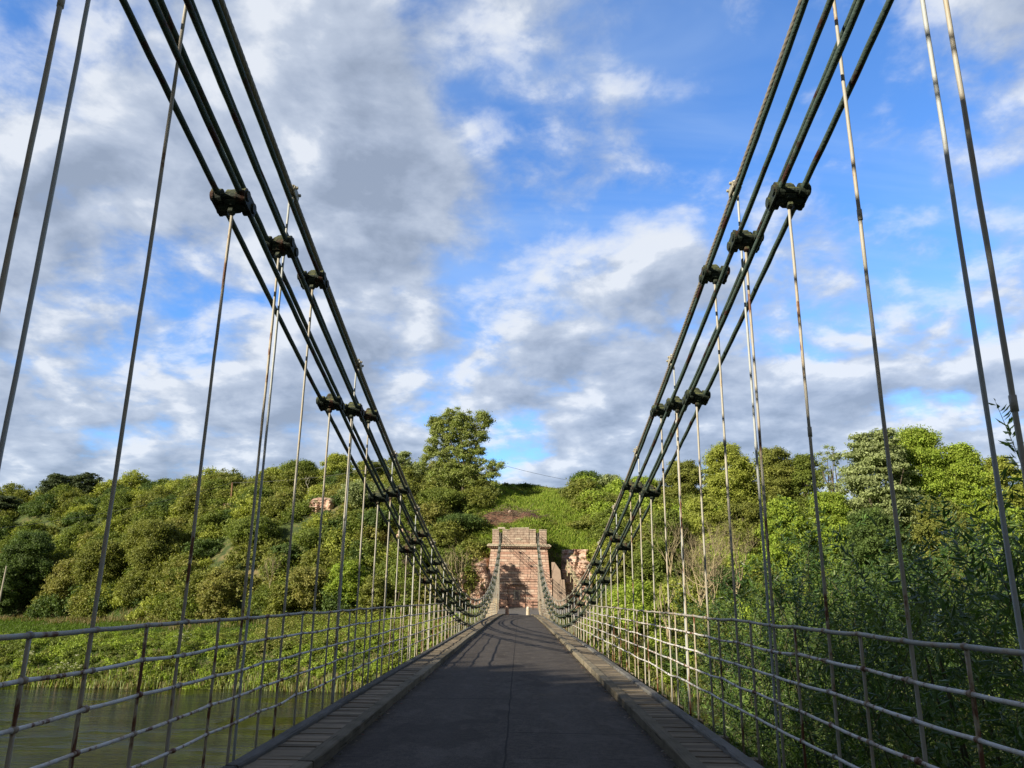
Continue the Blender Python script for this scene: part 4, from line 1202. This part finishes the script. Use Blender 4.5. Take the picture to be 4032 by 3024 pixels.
mb.tube([tb + [0, 0, -2.5], (tb + f1_) / 2, f1_], [0.5, 0.38, 0.32], 8)
for e, r in (((1905, 1690), 0.24), ((1760, 1700), 0.24), ((1800, 1660), 0.2), ((1735, 1800), 0.16), ((1950, 1840), 0.10), ((1870, 1900), 0.12), ((1725, 1890), 0.14)):
    q = A(*e); q[1] += rng.uniform(-1, 1)
    mb.tube([f1_ - [0, 0, 0.6], (f1_ + q) / 2 + rng.normal(0, 0.35, 3), q], [r, r * 0.7, r * 0.35], 6, cap=False)
    branches(mb, (f1_ + q) / 2, (q - f1_) / np.linalg.norm(q - f1_) + rng.normal(0, 0.3, 3), 2.4, r * 0.4, 2, rng, 0.6, 3)
mb.link('trunk', M_BARK, ash, smooth=True)

# -- bare pale trees and tangles
def bare(px, pyb, Y, H, label, seed, n=3, lean=0.0, mat=None, r=0.10, depth=3, kids=3):
    rng = np.random.default_rng(seed); c = pix_at(px, pyb, Y)
    T = empty('bare_tree', tuple(c), label, 'bare tree')
    mb = MB()
    for k in range(n):
        d = np.array([rng.normal(lean, 0.22), rng.normal(0, 0.15), 1.0]); d /= np.linalg.norm(d)
        mb.tube([np.array(c) - [0, 0, 1.0], np.array(c) + [0, 0, 0.05]], [r * 1.2, r], 6)
        branches(mb, c, d, H * 0.42, r, depth, rng, 0.42, kids, 0.35)
    mb.link('branches', mat or M_TWIG, T, smooth=True)
bare(1807, 2330, 112.5, 6.8, 'pale bare tree spreading thin twigs left of the sunlit rock face', 401, 4, 0.0)
bare(1745, 2330, 112, 5.0, 'small leafless tree seen through the left chains', 402, 3, 0.1, r=0.06)
bare(2645, 2560, 97.5, 8.5, 'split pale trunks leaning over the bank near the blue sign', 403, 2, -0.18, r=0.20, depth=2)
bare(2745, 2430, 100, 11.5, 'leafless tan tree with upright boughs in the right wood', 404, 5, 0.05, r=0.11, depth=4)
bare(2810, 2440, 100.5, 10, 'pale dead tree with tangled branches left of the willow', 405, 5, 0.0, r=0.10, depth=4)
bare(2900, 2350, 102, 9, 'light brown leafless thicket above the willow edge', 406, 5, -0.1, r=0.08, depth=4)
bare(2640, 2260, 112, 8, 'thin bare tree behind the rusty hanger rods on the right', 407, 4, 0, r=0.07, depth=3)
bare(1215, 1925, 145, 3.0, 'tiny bleached dead tree above the bare pink outcrop', 408, 1, 0, r=0.06, depth=2, mat=mat_plain('bleached', (0.5, 0.47, 0.38), (0.62, 0.58, 0.48), 4))
bare(1060, 2320, 116, 5.5, 'thin bare saplings between the brown bushes', 409, 3, 0.1, r=0.05, depth=3)

# -- masses nobody could count
def scatter(n, x0, x1, y0, y1, rng, keep=None):
    X = rng.uniform(x0, x1, n); Y = rng.uniform(y0, y1, n)
    k = np.ones(n, bool) if keep is None else keep(X, Y)
    return X[k], Y[k]
rng = np.random.default_rng(77)
def in_view(X, Y, m=4): return (X > -0.70 * Y - m) & (X < 0.70 * Y + m)

def scrub(name, X, Y, r0, r1, per, leaf, pals, rng, lift=0.3, up=0.3, flat=0.8, big=None):
    """many small leaf clumps following the ground; with BIG=(Rmin, Rmax) they gather into domed bushes"""
    tone = vnoise(X, Y, 9, 9) * 0.55 + rng.random(len(X)) * 0.45
    if big is not None:
        Rb = rng.uniform(0, 1, len(X)) ** 1.5 * (big[1] - big[0]) + big[0]
        K = (9.5 * Rb ** 2).astype(int) + 5; ix = np.repeat(np.arange(len(X)), K); M = len(ix)
        d = rng.normal(size=(M, 3)); d[:, 2] = np.abs(d[:, 2]) * 0.9; d /= np.linalg.norm(d, axis=1)[:, None]
        q = rng.uniform(0.72, 1.06, M)
        zb_ = ground_z(X, Y); tall = rng.uniform(0.8, 1.45, len(X))
        cx = X[ix] + d[:, 0] * Rb[ix] * q; cy = Y[ix] + d[:, 1] * Rb[ix] * q
        Z = zb_[ix] + d[:, 2] * Rb[ix] * q * tall[ix] - 0.2
        Z = np.maximum(Z, ground_z(cx, cy) + 0.1)
        r = rng.uniform(r0, r1, M); X, Y, tone = cx, cy, tone[ix]
    else:
        r = rng.uniform(r0, r1, len(X)); Z = ground_z(X, Y) + r * lift
    allV = []; allC = []
    edges = np.quantile(tone, np.linspace(0, 1, len(pals) + 1)); edges[-1] += 1
    for i, p in enumerate(pals):
        k = (tone >= edges[i]) & (tone < edges[i + 1])
        if not k.any(): continue
        V, c = leaf_cloud(np.stack([X[k], Y[k], Z[k]], -1), np.stack([r[k], r[k], r[k] * flat], -1), (per * (r[k] / r1) ** 2 + 12).astype(int), leaf, PAL[p], rng, up=up, spread=0.45)
        allV.append(V); allC.append(c)
    return foliage_obj(name, np.concatenate(allV), np.concatenate(allC))

def slope_zone(X, Y): # grassy slope and scar over the pylon stay free of scrub
    return (X > -7.0 + 0.0 * Y) & (X < 11.0) & (Y > 117)
X, Y = scatter(1250, -135, -3, 110, 192, rng, lambda X, Y: in_view(X, Y) & (Y > interp(X, XK, YF) - 1) & (Y < interp(X, XK, YR) + 3) & ~slope_zone(X, Y) & ~((X > -37) & (X < -30.5) & (Y > 130) & (Y < 138.5)) & ~((X < -84) & (Y < 146)))
props(scrub('hillside_scrub', X, Y, 0.45, 0.85, 62, 0.185, ['olive', 'green', 'olive', 'tan', 'olive', 'green', 'yellow', 'deep'], rng, big=(1.1, 3.6)), 'olive and green scrub covering the steep hillside left of the pylon', 'scrub', kind='stuff')
X, Y = scatter(1150, 7, 125, 96, 158, rng, lambda X, Y: in_view(X, Y) & ~slope_zone(X, Y) & ((X > 13) | (Y > 119)) & (Y < interp(X, XK, YR) + 3))
props(scrub('woodland_undergrowth', X, Y, 0.45, 0.85, 62, 0.185, ['bright', 'olive', 'green', 'olive', 'bright', 'yellow'], rng, big=(1.1, 3.6)), 'tangled green undergrowth filling the wooded bank right of the bridge', 'undergrowth', kind='stuff')
# bank vegetation
X, Y = scatter(1900, -80, -5, 93.2, 110, rng, lambda X, Y: in_view(X, Y) & (Y < np.interp(X, [-80, -45, -30, -5], [108, 109, 108, 103])))
props(scrub('riverside_plants', X, Y, 0.22, 0.42, 40, 0.115, ['green', 'bright', 'bright', 'green', 'olive', 'bright', 'green'], rng, big=(0.30, 0.85), up=0.5), 'nettles and leafy plants covering the bank between water and meadow', 'plants', kind='stuff')
X, Y = scatter(1100, 4, 75, 93.2, 108, rng, lambda X, Y: in_view(X, Y) & ((X > 10.5) | (Y < 99.5)))
props(scrub('ivy_cover', X, Y, 0.25, 0.5, 44, 0.12, ['bright', 'green', 'bright', 'olive', 'deep'], rng, big=(0.5, 1.5), up=0.5), 'sunny ivy and bramble cover on the river bank right of the bridge', 'ground cover', kind='stuff')
X, Y = scatter(1500, -34, -4, 98, 117, rng, lambda X, Y: (Y < interp(X, XK, YF) + 1) & ((X < -11.5) | (Y < 100)))
props(scrub('slope_foot_plants', X, Y, 0.4, 1.1, 110, 0.12, ['bright', 'green', 'olive', 'tan'], rng, 0.25, 0.6), 'mixed green brambles at the foot of the slope left of the bridge end', 'plants', kind='stuff')
# reeds at the waterline and grasses: upright blades
def blades(name, X, Y, h0, h1, wd, pal, rng, lean=0.3, nb=9, rad=0.35):
    n = len(X); idx = np.repeat(np.arange(n), nb); N = len(idx)
    bx = X[idx] + rng.normal(0, rad, N); by = Y[idx] + rng.normal(0, rad, N); bz = ground_z(bx, by) - 0.05
    h = rng.uniform(h0, h1, N); ang = rng.uniform(0, 2 * math.pi, N)
    dx = np.cos(ang) * wd; dy = np.sin(ang) * wd; lx = rng.normal(0, lean, N) * h; ly = rng.normal(0, lean, N) * h
    P0 = np.stack([bx - dx, by - dy, bz], -1); P1 = np.stack([bx + dx, by + dy, bz], -1)
    P2 = np.stack([bx + dx * 0.4 + lx, by + dy * 0.4 + ly, bz + h], -1); P3 = np.stack([bx - dx * 0.4 + lx, by - dy * 0.4 + ly, bz + h], -1)
    V = np.stack([P0, P1, P2, P3], 1).reshape(-1, 3)
    pal = np.array(pal); col = pal[rng.integers(0, len(pal), N)] * rng.uniform(0.7, 1.3, (N, 1))
    return foliage_obj(name, V, col)
X, Y = scatter(2600, -80, 75, 91.6, 94.6, rng, lambda X, Y: in_view(X, Y) & (np.abs(ground_z(X, Y) - WATER_Z - 0.35) < 0.5))
props(blades('reeds', X, Y, 0.5, 1.15, 0.045, PAL['dry'] + PAL['grass'][:2] + PAL['pale'], rng, 0.14, 12), 'dry reeds and long grass fringing the far waterline', 'reeds', kind='stuff')
X, Y = scatter(17000, -105, -8, 94.5, 140, rng, lambda X, Y: in_view(X, Y) & (Y < interp(X, XK, YF) + 2))
o = blades('meadow_grass', X, Y, 0.15, 0.42, 0.05, [(0.095, 0.165, 0.016), (0.12, 0.20, 0.022), (0.08, 0.13, 0.018)], rng, 0.5, 9, 0.5)
props(o, 'bright green grass of the river meadow below the left hillside', 'grass', kind='stuff')
X, Y = scatter(4200, -105, -18, 112, 150, rng, lambda X, Y: in_view(X, Y) & (np.abs(Y - interp(X, XK, YF) + 3) < 5) & (vnoise(X, Y, 6, 4) > 0.35))
o = blades('dry_grass', X, Y, 0.3, 0.9, 0.05, PAL['dry'] + [(0.14, 0.13, 0.05)], rng, 0.4, 9, 0.5)
props(o, 'tan dried grass in a band along the hill foot', 'grass', kind='stuff')
X, Y = scatter(9000, -8, 13, 120, 152, rng, lambda X, Y: (Y > interp(X, XK, YF) + 1.5) & (((X + 1.8) / 5.6) ** 2 + ((Y - 130.2) / 2.3) ** 2 > 1))
o = blades('slope_grass', X, Y, 0.25, 0.75, 0.05, PAL['grass'] + [(0.15, 0.21, 0.02)], rng, 0.35, 9, 0.35)
props(o, 'long bright grass on the steep slope above the pylon', 'grass', kind='stuff')
X, Y = scatter(3000, -70, 20, 143, 180, rng, lambda X, Y: in_view(X, Y) & (np.abs(Y - interp(X, XK, YR)) < 4))
o = blades('ridge_grass', X, Y, 0.3, 0.9, 0.05, PAL['dry'] + PAL['yellow'], rng, 0.3, 9, 0.4)
props(o, 'straw coloured grass along the crest of the ridge', 'grass', kind='stuff')

X, Y = scatter(90, -8, 12, 122, 150, rng, lambda X, Y: (((X + 1.8) / 5.6) ** 2 + ((Y - 130.2) / 2.6) ** 2 > 1))
props(scrub('slope_weeds', X, Y, 0.2, 0.42, 34, 0.12, ['green', 'bright', 'olive', 'deep'], rng, big=(0.35, 1.1), up=0.5), 'low weeds dotted over the bright grass slope above the pylon', 'weeds', kind='stuff')
X, Y = scatter(70, -9, 17, 143.5, 149, rng)
props(scrub('crest_shrubs', X, Y, 0.22, 0.45, 34, 0.13, ['olive', 'green', 'deep', 'tan'], rng, big=(0.35, 1.0), up=0.4), 'low shrubs along the grassy saddle on the skyline', 'shrubs', kind='stuff')
# scar of red earth with cut branches above the pylon
cx_, cz_ = pix_at(2010, 2025, 130).x, 0
mb = MB(); n = 26
Xs, Ys = np.meshgrid(np.linspace(-8.6, 4.2, 34), np.linspace(127.5, 133.0, 16), indexing='ij')
Ds = ((Xs + 1.6) / 6.4) ** 2 + ((Ys - 130.2) / 2.8) ** 2
Zs = ground_z(Xs, Ys) + np.clip(1.15 - Ds, -0.4, 1) * 0.55 + (vnoise(Xs, Ys, 0.8, 6) - 0.5) * 0.5
ny_ = Xs.shape[1]; ii = np.arange(Xs.shape[0] - 1)[:, None] * ny_ + np.arange(ny_ - 1)[None, :]
scar = empty('brush_pile', (-1.6, 130, float(ground_z(-1.6, 130))), 'heap of cut branches on red earth on the slope above the pylon', 'brush pile')
link('earth', np_mesh('earth', np.stack([Xs, Ys, Zs], -1).reshape(-1, 3), np.stack([ii, ii + ny_, ii + ny_ + 1, ii + 1], -1).reshape(-1, 4)), mat_plain('red_earth', (0.075, 0.036, 0.024), (0.22, 0.12, 0.075), 2.0, 0.95, 0.1), scar)
mb = MB()
for k in range(220):
    x0 = rng.normal(-1.6, 2.8); y0 = rng.normal(130.0, 1.2); z0 = float(ground_z(x0, y0)) + rng.uniform(0.3, 1.1)
    d = rng.normal(size=3) * [1, 0.5, 0.35]; d /= np.linalg.norm(d); L = rng.uniform(0.6, 2.2)
    mb.tube([[x0, y0, z0], np.array([x0, y0, z0]) + d * L * 0.5 + rng.normal(0, 0.08, 3), np.array([x0, y0, z0]) + d * L], [0.04, 0.03, 0.015], 4, cap=False)
mb.link('branches', mat_plain('cut_branch', (0.09, 0.065, 0.04), (0.22, 0.17, 0.11), 5), scar)
p = pix_at(2008, 2012, 129.5)
mb = MB(); mb.cbox((p.x - 0.30, p.y - 0.3, p.z - 0.35), (p.x + 0.25, p.y + 0.3, p.z + 0.12), 0.15, 0.04)
props(mb.link('boulder', M_CONC), 'pale rounded boulder on the heap of cut branches', 'boulder')

# white blossoms on the bank
def blossom(px, py, Y, lab, seed, sx=1.5, n=34, name='flowering_plant'):
    rng = np.random.default_rng(seed); c = pix_at(px, py, Y)
    zb2 = float(ground_z(c.x, Y))
    z = max(c.z, zb2 + 0.4)
    T = empty(name, (c.x, Y, zb2), lab, 'flowering plant')
    C = np.array([c.x, Y - 0.3, z]) + rng.normal(0, 1, (n, 3)) * [sx * 0.6, 0.3, 0.42]
    r = rng.uniform(0.10, 0.20, n)
    V, col = leaf_cloud(C, np.stack([r, r, r * 0.5], -1), 22, 0.055, PAL['white'], rng); foliage_obj('blossom', V, col, T)
    C2 = C - [0, 0, 0.35]; r2 = np.full(n, 0.38)
    V, col = leaf_cloud(C2, np.stack([r2, r2, r2], -1), 40, 0.09, PAL['green'], rng); foliage_obj('foliage', V, col, T)
blossom(282, 2628, 93.9, 'largest clump of white cow parsley, low on the bank at the left', 501, 2.2, 60)
blossom(115, 2572, 95.5, 'small clump of white flowers farther left than the largest clump', 502, 0.8, 16)
blossom(730, 2505, 98.0, 'white flower clump on the bank just behind the second hanger rod', 503, 0.9, 18)
blossom(2672, 2322, 105.0, 'white blossom cluster in dark leaves right of the blue sign', 504, 1.3, 40)

# blue footpath sign
p = pix_at(2525, 2340, 104)
gz = p.z
T = empty('footpath_sign', tuple(p), 'small blue sign on a pale post beside dark bushes', 'sign')
mb = MB(); mb.tube([[p.x, 104, gz - 1.6], [p.x, 104, gz + 1.25]], 0.05, 8); mb.link('post', M_PALEPOLE, T)
mb = MB(); mb.cbox((p.x - 0.20, 103.90, gz + 0.75), (p.x + 0.12, 103.945, gz + 1.32), 0.01); mb.link('panel', M_BLUE, T)

# poles and overhead wires
q0, q1 = pix_at(908, 1990, 150), pix_at(915, 1900, 150)
T = empty('utility_pole', tuple(q0), 'leaning reddish brown wooden pole near the ridge carrying a thin wire', 'pole')
mb = MB(); mb.tube([q0 + Vector((0, 0, -1.5)), q0, q1], [0.17, 0.16, 0.13], 8); mb.link('shaft', M_POLE, T)
mb = MB(); mb.cbox((q0.x - 1.6, 149.5, q0.z - 1.1), (q0.x + 0.4, 151.5, q0.z + 0.3), 0.3, 0.1); props(mb.link('boulder', M_ROCK), 'red rock at the base of the leaning brown pole', 'boulder')
r0, r1 = pix_at(-6, 2385, 120), pix_at(26, 2228, 120)
T = empty('utility_pole', tuple(r0), 'slanting pale wooden pole rising from the meadow before the dark hollow', 'pole')
mb = MB(); mb.tube([r0 + Vector((0, 0, -1.5)), r0, r1], [0.15, 0.14, 0.10], 8); mb.link('shaft', M_PALEPOLE, T)
def wire(a, b2, sag, lab):
    mb = MB(); t = np.linspace(0, 1, 30)[:, None]
    P_ = np.array(a)[None] * (1 - t) + np.array(b2)[None] * t; P_[:, 2] -= sag * 4 * (t * (1 - t))[:, 0]
    mb.tube(P_, 0.028, 4); props(mb.link('overhead_wire', M_WIRE), lab, 'wire', 'overhead wires')
wire(pix_at(-160, 2095, 105), q1, 1.2, 'thin wire climbing from the left edge to the brown leaning pole')
wire(q1, pix_at(1830, 1760, 143), 1.6, 'thin wire from the brown leaning pole to behind the tall ash')
wire(pix_at(1830, 1785, 143), pix_at(2330, 1905, 150), 0.6, 'thin wire between the tall ash and the dark skyline bush')

# ------------------------------------------------------------------ near willow on the right
rng = np.random.default_rng(9)
wil = empty('willow_tree', (9.0, 9.0, -8.5), 'dense dark green willow with long narrow leaves crowding the right railing', 'tree')
N = 15000
sx_ = []; 
while len(sx_) < N:
    x = rng.uniform(3.4, 15); y = rng.uniform(4.2, 23); z = rng.uniform(-8.0, 2.3)
    top = 0.36 + 0.35 * math.sin(x * 1.7 + 1) + 0.30 * math.sin(y * 1.1) + 0.07 * (x - 5) - 0.012 * (y - 9) ** 2 * (y > 9)
    left = 3.40 + 0.35 * math.sin(z * 1.4 + y) + 0.06 * max(0, y - 8) + max(0, (z + 0.6)) * 0.45
    if z > top or x < left: continue
    if y > 20 and x < 6: continue
    if x > left + 3.2 and z < top - 1.4 and y > 6.5 and rng.random() < 0.75: continue
    sx_.append((x, y, z))
S = np.array(sx_)
mbS = MB(); LV = []; LC = []
for i, (x, y, z) in enumerate(S):
    L = rng.uniform(0.5, 1.15)
    d = np.array([rng.normal(-0.1, 0.38), rng.normal(-0.1, 0.38), rng.uniform(0.35, 1.0)]); d /= np.linalg.norm(d)
    bend = rng.normal(0, 0.22, 3); bend[2] -= 0.18
    nl = int(L * 34)
    t = np.linspace(0.05, 1.0, nl)
    base = np.array([x, y, z])
    P_ = base + np.outer(t * L, d) + np.outer((t * L) ** 2, bend) * 0.5
    if i % 5 == 0:
        mbS.tube(base + np.outer(np.linspace(-0.5, 1, 4) * L, d) + np.outer((np.linspace(-0.5, 1, 4) * L) ** 2, bend) * 0.5, [0.006, 0.005, 0.004, 0.002], 4, cap=False)
    tan_ = d + bend * t[:, None] * L; tan_ /= np.linalg.norm(tan_, axis=1)[:, None]
    r_ = rng.normal(size=(nl, 3)); side = np.cross(tan_, r_); side /= np.linalg.norm(side, axis=1)[:, None]
    ld = tan_ * rng.uniform(0.25, 0.9, (nl, 1)) + side * rng.uniform(0.6, 1.1, (nl, 1)) + np.array([0, 0, -0.15]); ld /= np.linalg.norm(ld, axis=1)[:, None]
    wv = np.cross(ld, rng.normal(size=(nl, 3)) * 0.5 + tan_); wv /= np.linalg.norm(wv, axis=1)[:, None]
    ll = rng.uniform(0.07, 0.145, (nl, 1)); ww = ll * rng.uniform(0.10, 0.15, (nl, 1))
    nn = np.cross(ld, wv)
    mid = P_ + ld * ll * 0.45 + nn * ll * 0.05
    tip = P_ + ld * ll - nn * ll * 0.08
    LV.append(np.stack([P_, mid - wv * ww, tip, mid + wv * ww], 1).reshape(-1, 3))
    c0 = np.array([(0.080, 0.150, 0.034), (0.120, 0.200, 0.044), (0.060, 0.115, 0.034), (0.160, 0.225, 0.055)])[rng.integers(0, 4)]
    LC.append(c0 * rng.uniform(0.75, 1.3, (nl, 1)) * (1.0 if rng.random() > 0.012 else 1.6))
foliage_obj('foliage', np.concatenate(LV), np.concatenate(LC), wil, M_WILLOW)
for k in range(60):
    x = rng.uniform(4.2, 15); y = rng.uniform(5, 22)
    b0 = np.array([9 + (x - 9) * 0.4, 9 + (y - 9) * 0.4, -9.0])
    e = np.array([x, y, rng.uniform(-1.6, 0.2) + 0.06 * (x - 5)])
    m_ = (b0 + e) / 2 + [(x - 9) * 0.2, (y - 9) * 0.2, rng.uniform(-1, 1)]
    tt = np.linspace(0, 1, 8)[:, None]
    mbS.tube((1 - tt) ** 2 * b0 + 2 * tt * (1 - tt) * m_ + tt ** 2 * e, np.linspace(0.05, 0.009, 8), 6, cap=False)
mbS.link('stems', M_STEM, wil, smooth=True)

# trees on the near bank, behind and to the left of the viewer, that shade the near half of the deck
for k, (x, y, top, rx) in enumerate(((-17, -3.5, 8.2, 6.0), (-27, -8, 14.0, 7.5), (-39, -14, 21, 8.5), (-22, -16, 15, 7), (-14, -13, 11, 5), (-52, -26, 26, 9), (-33, -24, 22, 8))):
    tree('shade_tree', x, y, top, rx, 'green', ['low round tree on the near bank closest to the bridge', 'bushy tree on the near bank, second from the bridge', 'tall tree on the near bank farther up the slope', 'leafy tree beside the near pylon', 'small tree close by the near pylon', 'tallest tree at the top of the near bank', 'high tree behind the bushy one on the near bank'][k], seed=600 + k, leaf=0.42, dens=1.5, base=-4.0, low=0.02)

# litter and moss along the kerbs
rng = np.random.default_rng(44)
n = 2600
sgn = np.where(rng.random(n) < 0.72, 1, -1)
Yl = rng.uniform(2, 60, n) ** 1.0; Xl = np.where(sgn > 0, 1.632, -1.715) - sgn * np.abs(rng.normal(0, 0.07, n))
Zl = road_z(Yl) - 0.006 + rng.uniform(0.0, 0.014, n)
a = rng.uniform(0, 2 * math.pi, n); L = rng.uniform(0.008, 0.030, n)
ux = np.stack([np.cos(a), np.sin(a), rng.uniform(-0.3, 0.5, n)], -1) * L[:, None]; vx = np.stack([-np.sin(a), np.cos(a), rng.uniform(-0.2, 0.4, n)], -1) * (L * rng.uniform(0.2, 0.7, n))[:, None]
C = np.stack([Xl, Yl, Zl + 0.012], -1)
V = np.stack([C - ux, C - vx, C + ux, C + vx], 1).reshape(-1, 3)
pl = np.array([(0.10, 0.07, 0.03), (0.20, 0.13, 0.07), (0.06, 0.075, 0.02), (0.24, 0.20, 0.15), (0.14, 0.05, 0.03)])
props(foliage_obj('leaf_litter', V, pl[rng.integers(0, 5, n)] * rng.uniform(0.6, 1.2, (n, 1))), 'dead leaves and moss gathered along the kerb beams', 'litter', kind='stuff')
